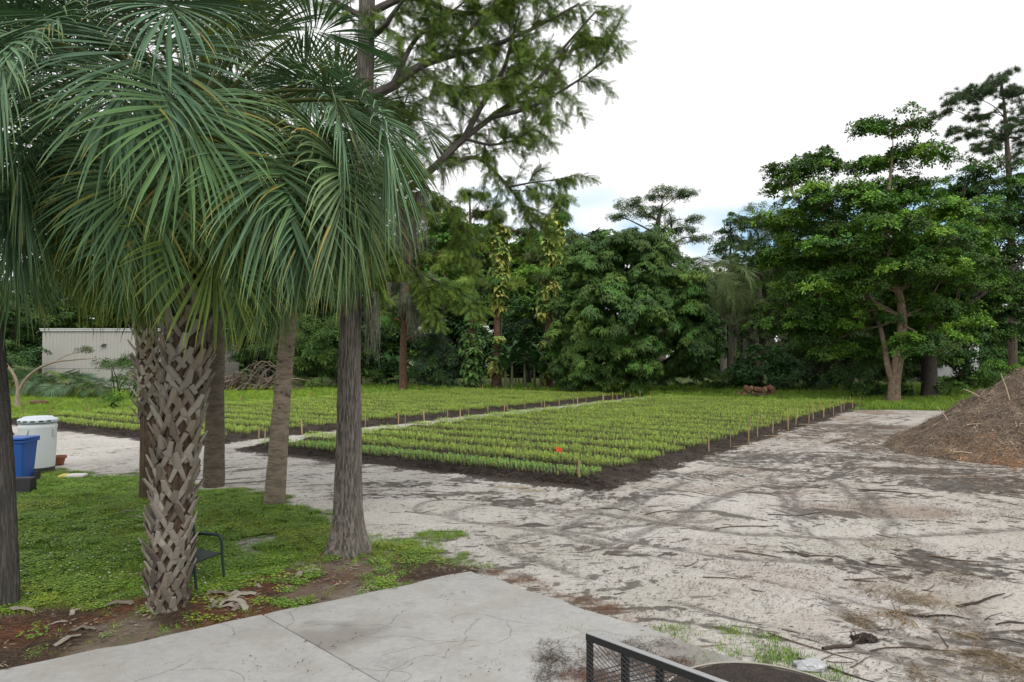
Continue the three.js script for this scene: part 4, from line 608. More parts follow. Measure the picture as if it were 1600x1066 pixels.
{ const b = G(1140, 598), d = 76, bb = P(1142, 595, d).setY(0); tree('conical_tree', 'small pointed dark tree standing in the blue gap of sky', bb, [bb, P(1142, 450, d), P(1141, 345, d)], [0.3, 0.2, 0.05], barkDark, { blobs: [[1141, 348, 10, 12], [1140, 368, 16, 12], [1150, 385, 20, 14], [1130, 392, 18, 12], [1150, 415, 26, 18], [1165, 380, 16, 16]].map(([x, y, rx, ry]) => blob(x, y, rx, ry, d, bb, 16)), geos: LEAF.broad, o: { seed: 506, cols: C.oak, dens: 2, sub: 0.7, per: 9, flat: 0.6, size: 1.1 } }); }
{ // mossy oaks between
  const mossG = [mossStrand(191, 30, 1.5)];
  const oak = (px, py, d, lab, bl, seed, moss) => { const bb = P(px, py, d).setY(0); const t = tree('mossy_oak', lab, bb, [bb, P(px + 6, 540, d), P(px + 2, 460, d), P(px, 400, d)], [0.42, 0.34, 0.26, 0.12], barkGrey, { blobs: bl.map(([x, y, rx, ry, dz = 0]) => blob(x, y, rx, ry, d + dz, bb)), geos: LEAF.small, o: { seed, cols: [...C.grey, C.oak[0]], dens: 1.7, sub: 0.9, per: 12, flat: 0.6, inner: 0.4, size: 1.2 }, twigs: 40, group: 'moss-hung oaks behind the field' }); const r = mulberry(seed), ml = []; for (let i = 0; i < moss; i++) { const [c, R] = blob(...bl[Math.floor(r() * bl.length)].slice(0, 4), d, bb); ml.push({ m: pose(V(c.x + (r() - 0.5) * 2 * R.x, c.y - R.y * (0.2 + 0.6 * r()), c.z + (r() - 0.5) * 2 * R.z), _Y, r() * 6, 1.4, 1 + 1.2 * r()), c: tint([0.15, 0.155, 0.115], 0.7 + 0.5 * r(), 0) }); } copies('hanging_moss', mossG[0], leafM(0.95), ml, t); };
  oak(1185, 605, 64, 'grey-green moss-hung oak just beside the far palm', [[1185, 350, 34, 26], [1210, 385, 45, 36], [1170, 430, 36, 36], [1225, 440, 40, 44], [1190, 490, 44, 40], [1240, 500, 40, 36], [1170, 520, 30, 26]], 511, 150);
  oak(1290, 605, 60, 'moss-hung oak in shade under the spreading tree', [[1290, 500, 50, 44], [1330, 530, 50, 36], [1260, 545, 44, 30], [1360, 490, 40, 50], [1380, 560, 40, 26], [1300, 560, 40, 22]], 512, 120);
}
const farFrond = new THREE.MeshStandardMaterial({ color: new THREE.Color().setRGB(0.16, 0.23, 0.085), vertexColors: true, roughness: 0.7, side: THREE.DoubleSide });
{ // far palm beside the mango
  const b = P(1131, 590, 59).setY(0), palm = thing('sabal_palm', 'distant sabal palm with pale bare stem beside the round mango', 'palm tree', b), top = P(1128, 436, 59).sub(b);
  scarTrunk(palm, [V(0, -0.1, 0), V(0, top.y * 0.33, 0), V(0, top.y * 0.66, 0), top], 0.26, 0.24, barkM(0.22, 0.2, 0.17, 0.01)); addFronds(palm, top, 40, 77, { scale: 1.55, to: 6 }); palm.traverse(q => { if (q.name === 'frond') q.material = farFrond; });
  const b2 = P(1205, 596, 66).setY(0), p2 = thing('sabal_palm', 'distant sabal palm half sunk in the moss-hung oak', 'palm tree', b2), t2 = P(1200, 452, 66).sub(b2);
  scarTrunk(p2, [V(0, -0.1, 0), V(0, t2.y * 0.33, 0), V(0, t2.y * 0.66, 0), t2], 0.3, 0.28, barkM(0.2, 0.17, 0.14, 0.01)); addFronds(p2, t2, 34, 78, { scale: 1.45, to: 6 }); p2.traverse(q => { if (q.name === 'frond') q.material = farFrond; });
}
// cypresses at the back of the field, three of them overgrown with golden pothos
function cypress(px, py, lab, pts, radii, bl, seed, size = 1) {
  const b = G(px, py), d = -b.z; return tree('cypress', lab, b, [b, ...pts.map(([x, y]) => P(x, y, d))], radii, barkRed, { blobs: bl.map(([x, y, rx, ry, dz = 0]) => blob(x, y, rx, ry, d + dz, b)), geos: LEAF.farFeather, o: { seed, cols: [...C.cyp, C.grey[0], C.bright[2]], dens: 1.15, sub: 0.8, per: 9, flat: 0.5, size, inner: 0.3, hang: 0.2 }, twigs: 40, group: 'cypresses along the back of the field', dent: (a, t, c) => 1 + 0.5 * Math.exp(-Math.max(c.y, 0) * 1.3) * (0.7 + 0.5 * Math.sin(a * 5)) + 0.12 * (vn(a * 6, c.y * 0.5) - 0.5) });
}
cypress(630, 613, 'cypress with slim bare foot and hanging moss, first behind the drive cypress', [[630, 550], [634, 470], [640, 400], [648, 320]], [0.32, 0.28, 0.26, 0.2, 0.1], [[640, 380, 45, 26], [680, 440, 55, 26, -4], [640, 470, 50, 22, -3], [600, 430, 50, 30], [710, 470, 45, 20, -4], [650, 330, 40, 20], [690, 400, 36, 18], [620, 500, 40, 16]], 521);
cypress(737, 610, 'cypress with thick leafy foot beside the banana clump', [[737, 560], [738, 480], [736, 400], [734, 310]], [0.5, 0.38, 0.28, 0.2, 0.06], [[735, 300, 24, 16], [720, 330, 36, 18], [755, 330, 30, 16], [735, 370, 44, 20], [715, 410, 40, 18], [760, 400, 36, 18], [740, 450, 44, 20], [765, 440, 26, 16]], 522);
cypress(776, 610, 'cypress carrying the tallest column of yellow vine leaves', [[776, 560], [777, 480], [779, 400], [780, 335]], [0.42, 0.32, 0.26, 0.18, 0.05], [[780, 342, 24, 12], [800, 360, 26, 12], [765, 360, 22, 10], [810, 400, 26, 14], [800, 450, 30, 16]], 523);
cypress(856, 610, 'cypress next to the mango, ringed by separate bunches of vine', [[856, 560], [858, 480], [862, 400], [868, 310]], [0.46, 0.34, 0.28, 0.2, 0.05], [[872, 315, 26, 16], [885, 340, 24, 14], [855, 345, 24, 14], [840, 385, 26, 18], [880, 375, 22, 14], [845, 430, 24, 16]], 524);
{
  const vineM = leafM(0.55, { transmission: 0.25, thickness: 0, roughness: 0.9 });
  const vine = (px, py, lab, segs, seed, cols) => { const b = G(px, py), d = -b.z - 0.4, t = thing('pothos_vine', lab, 'vine', b, 'vines on the cypress trunks'), r = mulberry(seed), lists = [[], []]; const stem = []; for (const [x, y, rx, ry, n] of segs) for (let i = 0; i < n; i++) { const a = r() * 6.28, q = Math.sqrt(r()), pos = P(x + Math.cos(a) * rx * q * 0.8, y + (r() * 2 - 1) * ry, d + 0.7 * Math.sin(a) * q * rx / 18).sub(b); lists[i & 1].push({ m: pose(pos, V(Math.cos(a) * 0.4, 1, Math.sin(a) * 0.4 + 0.3).normalize(), r() * 6.28, 0.8 + 0.5 * r()), c: tint(cols[Math.floor(r() * cols.length)], 0.75 + 0.5 * r(), 0) }); } lists.forEach((l, i) => copies('leaves', LEAF.heart[i], vineM, l, t)); const top = segs[0], bot = segs[segs.length - 1]; part('stem', tube([V(0.2, 0, 0.3), P((bot[0] + top[0]) / 2 + 4, (bot[1] + top[1]) / 2, d + 0.1).sub(b), P(top[0], top[1], d).sub(b)], [0.05, 0.04, 0.02], 6), barkGrey, t); };
  vine(776, 610, 'tall golden pothos vine wrapped round the middle cypress trunk', [[780, 380, 15, 28, 70], [782, 410, 14, 20, 40], [779, 442, 17, 24, 60], [776, 470, 9, 14, 10], [776, 570, 12, 12, 12], [782, 525, 8, 6, 6]], 531, [...C.yell, C.yell[0]]);
  vine(856, 610, 'golden pothos vine in broken bunches on the cypress by the mango', [[868, 355, 18, 22, 45], [864, 390, 18, 22, 50], [858, 455, 14, 24, 45], [852, 480, 12, 14, 20], [856, 545, 13, 12, 26], [854, 575, 10, 14, 14]], 532, C.yell);
  vine(737, 610, 'green pothos vine low on the thick-footed cypress trunk', [[736, 500, 8, 10, 8], [736, 535, 16, 14, 20], [738, 575, 15, 28, 60]], 533, [C.yell[2], C.lime[0], C.lime[1], C.oak[1]]);
}
{ // banana clump
  const b = G(815, 612), t = thing('banana_plant', 'banana plant with long paddle leaves in shade between the vine-grown cypresses', 'plant', b), r = mulberry(541), mat = leafM(0.5), d = -b.z;
  const paddle = (seed, len) => { const q = mulberry(seed), B = new Build(); let p = V(0, 0, 0), dir = V(0.45, 1, 0).normalize(); const n = 9; let prev = null; for (let i = 0; i <= n; i++) { const f = i / n, w = len * 0.13 * Math.sin(Math.PI * Math.pow(f, 0.6) * 0.97 + 0.05), nn = V(-dir.y, dir.x, 0), cur = [p.clone().add(V(0, 0, w)).addScaledVector(nn, w * 0.35), p.clone(), p.clone().add(V(0, 0, -w)).addScaledVector(nn, w * 0.35)]; const k = 0.8 + 0.4 * q(); if (prev) { B.quad(prev[0], prev[1], cur[1], cur[0], [k, k, k]); B.quad(prev[1], prev[2], cur[2], cur[1], [k * 0.9, k * 0.9, k * 0.9]); } prev = cur; p = p.clone().addScaledVector(dir, len / n); dir.y -= 0.22; dir.x += 0.05; dir.normalize(); } return B.done(); };
  const shapes = [1, 2, 3].map(i => paddle(550 + i, 2.3 + 0.3 * i)), mats = [[0.03, 0.085, 0.025], [0.04, 0.11, 0.03], [0.05, 0.13, 0.035]].map(c => new THREE.MeshStandardMaterial({ color: new THREE.Color().setRGB(...c), vertexColors: true, roughness: 0.45, side: THREE.DoubleSide }));
  for (const [x, y] of [[800, 565], [820, 550], [835, 570], [845, 585], [790, 580]]) { const top = P(x, y, d).sub(b); part('stem', tube([V(top.x, -0.1, 0), V(top.x, top.y * 0.5, 0), top], [0.14, 0.12, 0.07], 8), M(0.08, 0.09, 0.045, 0.8), t); for (let i = 0; i < 7; i++) { const l = part('leaf', shapes[i % 3], mats[Math.floor(r() * 3)], t); l.position.copy(top); l.rotation.y = i * 2.4 + r(); l.rotation.z = (r() - 0.5) * 0.5; } }
}
// shrubs and thicket along the field: name, label, base pixel, blobs, leaves, colours
function shrub(name, label, px, py, depth, bl, geos, cols, seed, extra = {}) {
  const b = P(px, py, depth).setY(0), t = thing(name, label, 'shrub', b.setY(gh(b.x, b.z)), extra.group), r = mulberry(seed + 5), bs = bl.map(([x, y, rx, ry, dz = 0]) => blob(x, y, rx, ry, depth + dz, b, extra.rz));
  crown(t, geos, bs, { seed, cols, name: 'foliage', dens: 1.2, sub: 0.7, per: 11, flat: 0.7, inner: 0.5, under: 0.9, ...extra });
  const st = []; for (const [c, R] of bs) for (let k = 0; k < 2; k++) { const e = c.clone().add(V((r() - 0.5) * R.x, -R.y * 0.2, (r() - 0.5) * R.z)), s = V(c.x * 0.6 + (r() - 0.5) * 0.5, -0.15, c.z * 0.6 + (r() - 0.5) * 0.5); st.push(tube([s, s.clone().lerp(e, 0.5).add(rdir(r).multiplyScalar(0.3)), e], [0.06, 0.045, 0.02], 5, 7)); } part('stems', merge(st), barkDark, t).userData.kind = 'stuff'; return t;
}
shrub('shrub', 'bright green dense bush at the foot of the far palm', 1190, 612, 56, [[1190, 562, 44, 18], [1175, 582, 44, 18], [1225, 580, 40, 18], [1195, 596, 50, 14]], LEAF.bigBroad, [[0.035, 0.105, 0.03], [0.045, 0.125, 0.03]], 601, { size: 0.75 });
shrub('shrub', 'low dark bush by the far palm, right of the mango', 1140, 612, 57, [[1140, 595, 30, 14], [1115, 598, 22, 12], [1165, 604, 22, 10]], LEAF.broad, C.mango, 602);
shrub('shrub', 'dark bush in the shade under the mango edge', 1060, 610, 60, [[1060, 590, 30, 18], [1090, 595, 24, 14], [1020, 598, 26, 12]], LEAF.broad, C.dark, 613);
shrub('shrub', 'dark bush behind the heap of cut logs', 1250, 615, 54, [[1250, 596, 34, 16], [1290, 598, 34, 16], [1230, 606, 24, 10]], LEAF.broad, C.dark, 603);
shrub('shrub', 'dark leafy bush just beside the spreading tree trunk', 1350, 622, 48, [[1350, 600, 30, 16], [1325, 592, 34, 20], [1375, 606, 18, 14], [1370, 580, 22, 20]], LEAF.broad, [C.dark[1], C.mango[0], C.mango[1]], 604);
shrub('shrub', 'tall vine-draped thicket under the oak and spreading tree', 1275, 605, 57, [[1275, 480, 36, 26], [1260, 510, 40, 26], [1300, 520, 34, 40], [1275, 545, 40, 36], [1330, 555, 34, 30]], LEAF.small, [C.grey[0], C.oak[0], C.oak[1], C.lime[1]], 605, { size: 1.2, dens: 0.8 });
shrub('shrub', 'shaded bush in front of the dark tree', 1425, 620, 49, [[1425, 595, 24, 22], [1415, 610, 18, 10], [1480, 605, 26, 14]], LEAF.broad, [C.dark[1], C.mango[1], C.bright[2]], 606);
shrub('shrub', 'tall green weeds behind the wood-chip heap', 1540, 610, 58, [[1530, 592, 50, 18], [1580, 585, 50, 22], [1490, 600, 40, 12], [1620, 580, 40, 26]], LEAF.small, [...C.bright, C.lime[1]], 607, { size: 1.3, flat: 0.6 });
shrub('shrub', 'round dark shrub in the woods behind the drive cypress', 520, 612, 62, [[490, 560, 40, 36], [530, 540, 44, 40], [505, 590, 50, 22], [565, 575, 34, 30], [470, 520, 34, 30]], LEAF.small, [C.mango[1], C.mango[0], C.oak[1]], 608, { size: 1.35 });
shrub('shrub', 'blue-green shrub between the first cypress and the thick-footed one', 690, 611, 61, [[685, 540, 32, 32], [705, 560, 30, 36], [670, 575, 30, 30], [700, 595, 30, 16], [660, 520, 30, 26]], LEAF.small, [[0.035, 0.075, 0.04], [0.045, 0.09, 0.045], C.oak[0]], 609, { size: 1.3 });
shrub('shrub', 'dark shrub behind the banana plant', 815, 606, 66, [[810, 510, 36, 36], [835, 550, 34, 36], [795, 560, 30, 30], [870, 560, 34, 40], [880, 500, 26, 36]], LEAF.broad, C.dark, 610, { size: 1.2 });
shrub('shrub', 'shrub closing the woods behind the leaning palm', 410, 610, 65, [[400, 500, 36, 30], [420, 470, 44, 36], [385, 540, 36, 30], [450, 560, 36, 36]], LEAF.small, [C.dark[0], C.oak[0], C.mango[0]], 611, { size: 1.35 });
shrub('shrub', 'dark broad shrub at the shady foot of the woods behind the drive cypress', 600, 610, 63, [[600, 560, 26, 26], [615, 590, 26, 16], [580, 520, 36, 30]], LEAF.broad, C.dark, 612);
// taller trees filling the woods behind
function wood(px, depth, label, bl, geos, cols, seed, size = 1.3) { const b = P(px, 590, depth).setY(0); return tree('woodland_tree', label, b, [b, P(px, 520, depth), P(px + 3, 430, depth), P(px, 380, depth)], [0.35, 0.3, 0.24, 0.1], barkDark, { blobs: bl.map(([x, y, rx, ry, dz = 0]) => blob(x, y, rx, ry, depth + dz, b)), geos, o: { seed, cols, dens: 0.75, sub: 1.1, per: 11, flat: 0.55, size, inner: 0.45 }, twigs: 30, group: 'woodland trees behind the field' }); }
wood(690, 70, 'light green woodland tree rising behind the blue-green shrub', [[690, 370, 40, 36], [660, 410, 40, 34], [710, 420, 36, 34], [680, 470, 44, 36], [700, 345, 26, 18]], LEAF.bigBroad, [...C.bright, C.oak[1]], 621);
wood(825, 70, 'light green woodland tree between the two yellow vines', [[825, 390, 32, 28], [815, 430, 36, 34], [840, 470, 36, 36], [815, 500, 30, 30], [835, 370, 18, 14]], LEAF.bigBroad, [...C.bright, C.oak[1]], 622);
wood(890, 74, 'woodland tree showing between mango and cypress', [[890, 400, 34, 40], [880, 450, 34, 40], [870, 500, 36, 40]], LEAF.broad, C.mango, 623);
wood(560, 72, 'dark woodland tree behind the palm fronds and drive cypress', [[560, 420, 60, 50], [520, 470, 60, 50], [600, 480, 50, 50], [560, 530, 60, 40], [600, 380, 50, 40]], LEAF.broad, [...C.oak, C.dark[1]], 624, 1.5);
wood(420, 75, 'dark woodland tree behind the leaning palm', [[420, 400, 70, 50], [380, 450, 60, 50], [460, 460, 60, 50], [410, 510, 70, 50], [450, 540, 60, 40]], LEAF.broad, [...C.oak, C.dark[1]], 625, 1.5);
wood(280, 82, 'woodland tree behind the metal shed, over its far end', [[280, 420, 70, 50], [240, 470, 70, 40], [330, 470, 60, 60], [340, 540, 50, 40], [300, 500, 60, 40]], LEAF.broad, [...C.oak, C.bright[2]], 626, 1.5);
wood(120, 84, 'woodland tree behind the middle of the metal shed', [[120, 440, 70, 46], [60, 470, 60, 44], [170, 470, 60, 40], [20, 500, 60, 44], [110, 500, 70, 30]], LEAF.broad, [...C.oak, C.bright[2]], 627, 1.5);
wood(-40, 70, 'woodland tree at the near corner of the metal shed', [[-40, 470, 70, 60], [20, 520, 50, 44], [30, 570, 40, 30], [-30, 560, 70, 40]], LEAF.broad, [...C.oak, C.dark[1]], 628, 1.4);
wood(1330, 76, 'woodland tree filling the gap behind the spreading tree', [[1330, 420, 60, 60], [1280, 480, 60, 50], [1380, 500, 60, 60], [1330, 560, 70, 40]], LEAF.broad, [...C.dark, C.oak[0]], 629, 1.5);
wood(1510, 84, 'woodland tree standing in front of the far white building', [[1475, 560, 26, 26], [1500, 470, 40, 40], [1545, 500, 36, 40], [1580, 450, 40, 40], [1560, 560, 30, 20], [1530, 430, 40, 30]], LEAF.broad, [...C.oak, C.bright[2]], 631, 1.4);
wood(1440, 80, 'woodland tree deep behind the dark tree', [[1440, 440, 50, 60], [1420, 520, 40, 50], [1470, 500, 30, 60]], LEAF.broad, [...C.dark, C.oak[0]], 630, 1.5);
{ // the mass of woods farther back, told apart by nobody
  const o = new THREE.Group(); o.name = 'far_woods'; o.userData = { kind: 'stuff', label: 'dark mass of woods closing the view far behind the field', category: 'woods' }; scene.add(o);
  const bs = [], r = mulberry(640); for (let px = -250; px < 1480; px += 42) { const d = 92 + 10 * r(), h = (px > 1040 && px < 1120 ? 465 : px > 1000 && px < 1400 ? 430 : px < 250 ? 470 : 395) + 40 * r(); for (let y = h; y < 610; y += 44) bs.push(blob(px + 30 * (r() - 0.5), y, 40, 36, d, V(0, 0, 0))); }
  for (let px = 1480; px < 1900; px += 40) { const d = 125 + 20 * r(); for (let y = 505 + 20 * r(); y < 600; y += 40) bs.push(blob(px, y, 36, 30, d, V(0, 0, 0))); }
  crown(o, LEAF.bigBroad, bs, { seed: 641, cols: [...C.dark, ...C.oak, C.mango[1]], dens: 0.42, sub: 1.6, per: 12, size: 2.4, name: 'foliage' });
}
// ================================================================ grass, straw, litter
const tuft = (seed, n, h, spread, wid) => { const r = mulberry(seed), B = new Build(); for (let i = 0; i < n; i++) { const a = r() * 6.28, q = Math.sqrt(r()) * spread, d = V((r() - 0.5) * 0.9, 1, (r() - 0.5) * 0.9).normalize(), k = 0.65 + 0.7 * r(); blade(B, V(Math.cos(a) * q, -0.01, Math.sin(a) * q), d, V(Math.cos(a + 1.5), 0, Math.sin(a + 1.5)), h * (0.5 + 0.7 * r()), wid, V((r() - 0.5) * h * 0.7, -h * 0.12, (r() - 0.5) * h * 0.7), [k * (0.85 + 0.35 * r()), k, k * 0.8]); } return B.done(); };
const clover = (seed, n, spread) => { const r = mulberry(seed), B = new Build(); for (let i = 0; i < n; i++) { const a = r() * 6.28, q = Math.sqrt(r()) * spread, k = 0.7 + 0.6 * r(), b = r() * 6.28; leaf(B, V(Math.cos(a) * q, 0.02 + 0.035 * r(), Math.sin(a) * q), V(Math.cos(b), 0.25 * (r() - 0.3), Math.sin(b)), V(0, 1, 0), 0.035 + 0.02 * r(), 0.026, [k, k, k * 0.8], 0.1, 0.1); } return B.done(); };
const grassG = [tuft(1, 20, 0.085, 0.1, 0.007), tuft(2, 24, 0.065, 0.11, 0.007), clover(3, 34, 0.11)], grassM = leafM(0.8), tallG = [tuft(4, 26, 0.34, 0.2, 0.02), tuft(5, 26, 0.26, 0.22, 0.018)];
const grassCol = r => { const t = r(), k = 0.75 + 0.5 * r(); return [lerp(0.11, 0.21, t) * k, lerp(0.235, 0.32, t) * k, 0.036 * k]; };
{
  const r = mulberry(700), lists = [[], [], []], g = new THREE.Group(); g.name = 'lawn_grass'; g.userData = { kind: 'stuff', label: 'short green lawn grass and clover round the palm trunks', category: 'grass' }; scene.add(g);
  for (let i = 0; i < 64000; i++) { const z = -6.4 - 15 * Math.pow(r(), 1.15), x = lerp(-16, 0.4, r()); if (Math.abs(x) > -z * 0.86 || SLAB(x, z) > -0.04) continue; const l = lawnAt(x, z); if (l < 0.02) continue; const s = strawAt(x, z); if (s > 0 && r() < lerp(0.94, 0.6, smooth(-4.2, -2.4, x))) continue; const b = barePatch(x, z); if (r() < b * 0.9) continue; const n = fbm(x * 1.8, z * 1.8, 2); if (n < 0.33 && r() < 0.4) continue; const c = grassCol(r), dry = smooth(0.5, 0.75, fbm(x * 0.9 + 50, z * 0.9, 2)); c[0] *= 1 + dry * 0.25; const s2 = (0.6 + 0.7 * r()) * smooth(-0.1, 0.5, l + 0.15); lists[n > 0.52 ? (r() < 0.6 ? 2 : 1) : Math.floor(r() * 2.3)].push({ m: pose(V(x, gh(x, z), z), V((r() - 0.5) * 0.2, 1, (r() - 0.5) * 0.2).normalize(), r() * 6.28, s2), c }); }
  for (const [px, py, n, sp] of [[690, 836, 130, 0.32], [640, 850, 90, 0.4], [560, 845, 60, 0.5], [1140, 985, 14, 0.14], [1180, 1000, 12, 0.2], [1060, 990, 18, 0.2], [1210, 1026, 34, 0.2], [1180, 1030, 14, 0.2], [1110, 1035, 14, 0.1], [1290, 1055, 24, 0.18], [1130, 1005, 10, 0.3], [740, 885, 20, 0.25], [1240, 1035, 14, 0.2], [905, 985, 10, 0.15]]) { const c = gp(px, py); for (let i = 0; i < n; i++) { const a = r() * 6.28, q = Math.sqrt(r()) * sp, x = c.x + Math.cos(a) * q * 1.4, z = c.z + Math.sin(a) * q; lists[Math.floor(r() * 2)].push({ m: pose(V(x, gh(x, z), z), _Y, r() * 6.28, 0.6 + 0.5 * r()), c: grassCol(r) }); } }
  lists.forEach((l, i) => copies('grass', grassG[i], grassM, l, g));
  { const B = new Build(); for (let i = 0; i < 6; i++) { const a = i * 1.047; leaf(B, V(0, 0.075, 0), V(Math.cos(a), 0.1, Math.sin(a)), V(0, 1, 0), 0.013, 0.008, [1, 1, 1], 0.05, 0); } blade(B, V(0, 0, 0), V(0, 1, 0), V(1, 0, 0), 0.08, 0.002, V(0, 0, 0), [0.2, 0.35, 0.1]); const fl = []; for (let i = 0; i < 900 && fl.length < 150; i++) { const c = gp(lerp(30, 330, r()), lerp(790, 940, r())); if (lawnAt(c.x, c.z) < 0.4 || strawAt(c.x, c.z) > -0.1 || fbm(c.x * 1.2, c.z * 1.2 + 9, 2) < 0.5) continue; fl.push({ m: pose(V(c.x, gh(c.x, c.z), c.z), _Y, r() * 6.28, 0.9 + 0.7 * r()), c: [0.75, 0.75, 0.7] }); } copies('flowers', B.done(), grassM, fl, g); }
  const f = new THREE.Group(); f.name = 'rough_grass'; f.userData = { kind: 'stuff', label: 'rough green grass along the woods round the field', category: 'grass' }; scene.add(f); const fl = [[], []];
  for (let i = 0; i < 60000; i++) { const z = -29 - 37 * r(), x = lerp(-60, 60, r()); if (Math.abs(x) > -z * 0.85) continue; const q = farGrass(x, z); if (q < 0.05 || inField(x, z) > -0.1) continue; const s = (0.55 + 0.7 * r()) * (z < -50 ? 1.4 : 1) * (x < -14 ? 0.6 : 1); const c = grassCol(r); if (x < -14) { c[0] *= 1.2; c[1] *= 1.15; } fl[i & 1].push({ m: pose(V(x, gh(x, z), z), V((r() - 0.5) * 0.3, 1, (r() - 0.5) * 0.3).normalize(), r() * 6.28, s), c }); }
  fl.forEach((l, i) => copies('grass', tallG[i], grassM, l, f));
}
const slivers = (seed, n, R, l0, l1, w) => { const r = mulberry(seed), B = new Build(); for (let i = 0; i < n; i++) { const a = r() * 6.28, q = Math.sqrt(r()) * R, c = V(Math.cos(a) * q, 0.004 + 0.012 * r(), Math.sin(a) * q), b = r() * 6.28, l = lerp(l0, l1, r() * r()), d = V(Math.cos(b), (r() - 0.5) * 0.25, Math.sin(b)), s = V(-Math.sin(b), 0, Math.cos(b)), ww = w * (0.5 + r()), k = 0.6 + 0.8 * r(), e = c.clone().addScaledVector(d, l), m = c.clone().addScaledVector(d, l * 0.5).addScaledVector(s, l * 0.12 * (r() - 0.5)).add(V(0, ww * 0.6, 0)); const c1 = c.clone().addScaledVector(s, ww), c2 = c.clone().addScaledVector(s, -ww), e1 = e.clone().addScaledVector(s, ww * 0.6), e2 = e.clone().addScaledVector(s, -ww * 0.6); const col = [k, k * (0.92 + 0.1 * r()), k * (0.85 + 0.15 * r())]; B.tri(c1, c2, m, col).tri(c1, m, e1, col).tri(c2, e2, m, col).tri(m, e2, e1, col); } return B.done(); };
const needleMat = slivers(11, 60, 0.24, 0.1, 0.26, 0.0014), chipG = slivers(12, 9, 0.3, 0.02, 0.13, 0.006), strawG = slivers(13, 44, 0.3, 0.03, 0.24, 0.003), bigChip = slivers(14, 5, 0.14, 0.06, 0.24, 0.016), fineG = slivers(15, 26, 0.3, 0.01, 0.06, 0.0035);
const litM = leafM(0.9);
{
  const r = mulberry(720), nl = [], cl = [], sl = [], fn = [];
  for (let i = 0; i < 9000; i++) { const x = lerp(-9, 0.2, r()), z = lerp(-11.5, -6.2, r()); const s = strawAt(x, z); if (s < 0 || SLAB(x, z) > 0.02) continue; const rich = fbm(x * 0.9 + 4, z * 0.9, 3); if (r() > smooth(0.36, 0.64, rich) * lerp(1, 0.25, smooth(-4.2, -2.6, x))) continue; nl.push({ m: pose(V(x, gh(x, z) + 0.01, z), _Y, r() * 6.28, 0.7 + 0.6 * r()), c: tint(r() < smooth(0.45, 0.62, fbm(x * 0.7 + 20, z * 0.9, 2)) ? [0.21, 0.09, 0.045] : [0.11, 0.075, 0.05], 0.5 + 0.9 * r(), (r() - 0.5) * 0.2) }); }
  const sc = []; for (let i = 0; i < 1400 && sc.length < 260; i++) { const x = lerp(-8.5, 0, r()), z = lerp(-11, -6.4, r()); if (strawAt(x, z) < -0.15 || SLAB(x, z) > -0.02) continue; sc.push({ m: pose(V(x, gh(x, z) + 0.012, z), V((r() - 0.5) * 0.4, 1, (r() - 0.5) * 0.4).normalize(), r() * 6.28, 0.5 + 0.6 * r()), c: tint(r() < 0.6 ? [0.3, 0.26, 0.2] : [0.16, 0.12, 0.09], 0.6 + 0.7 * r(), 0) }); }
  for (let i = 0; i < 30; i++) { const f = r(), c = gp(lerp(760, 1000, f), lerp(895, 975, f) - 4); nl.push({ m: pose(V(c.x + (r() - 0.5) * 0.3, gh(c.x, c.z) + 0.012, c.z), _Y, r() * 6.28, 0.6), c: tint([0.22, 0.12, 0.07], 0.7 + 0.6 * r(), 0) }); }
  for (let i = 0; i < 42000; i++) { const z = -5.5 - 24 * Math.pow(r(), 1.4), x = lerp(-12, 24, r()); if (Math.abs(x) > -z * 0.86 || inField(x, z) > 0.1 || lawnAt(x, z) > 0.2) continue; const on = SLAB(x, z) > 0; if (on && r() < 0.95) continue; const m = mudAt(x, z), more = 0.16 + 0.62 * smooth(-2, 9, x) * smooth(0.4, 0.62, fbm(x * 0.5 + 3, z * 0.9, 3)) + m * 0.5; if (r() > more) continue; const t = r(), up = on ? 0.045 : 0.006, e = { m: pose(V(x, gh(x, z) + up, z), _Y, r() * 6.28, 0.6 + 0.8 * r()), c: tint(t < 0.7 ? [0.075, 0.055, 0.042] : [0.2, 0.15, 0.1], 0.6 + 0.8 * r(), 0) }; (r() < 0.55 ? fn : cl).push(e); }
  for (const [px, py, n, sp] of [[1400, 930, 8, 0.5], [1450, 942, 8, 0.5], [1350, 962, 10, 0.4], [1400, 972, 6, 0.4], [1560, 1030, 12, 0.4], [1470, 905, 5, 0.6], [1390, 850, 6, 0.8], [1510, 990, 5, 0.16], [1440, 1058, 5, 0.12], [1590, 1050, 10, 0.4]]) { const c = gp(px, py); for (let i = 0; i < n; i++) { const x = c.x + (r() + r() - 1) * sp * 1.5, z = c.z + (r() + r() - 1) * sp * 0.6; sl.push({ m: pose(V(x, gh(x, z) + 0.01, z), _Y, r() * 6.28, 0.6 + 0.6 * r()), c: tint([0.2, 0.145, 0.085], 0.4 + 0.9 * r(), 0) }); } }
  for (let i = 0; i < 150; i++) { const c = gp(lerp(850, 1090, r()), lerp(1000, 1075, r())); if (SLAB(c.x, c.z) < 0.1) continue; (r() < 0.35 ? nl : fn).push({ m: pose(V(c.x, 0.042, c.z), _Y, r() * 6.28, 0.7), c: tint(r() < 0.3 ? [0.22, 0.09, 0.045] : [0.07, 0.052, 0.04], 0.7 + 0.6 * r(), 0) }); }
  const mk = (name, label, geo, l) => { const g = new THREE.Group(); g.name = name; g.userData = { kind: 'stuff', label, category: 'litter' }; scene.add(g); copies('debris', geo, litM, l, g); return g; };
  mk('pine_straw_litter', 'rust-brown pine straw lying between lawn and concrete drive', needleMat, nl); mk('leaf_scraps', 'pale dry leaf scraps strewn on the soil strip under the palms', bigChip, sc); const wl = mk('wood_litter', 'dark wood chips and twigs scattered over the sand yard', chipG, cl); copies('debris', fineG, litM, fn, wl); mk('straw_litter', 'tan shredded straw in patches on the sand yard', strawG, sl);
}
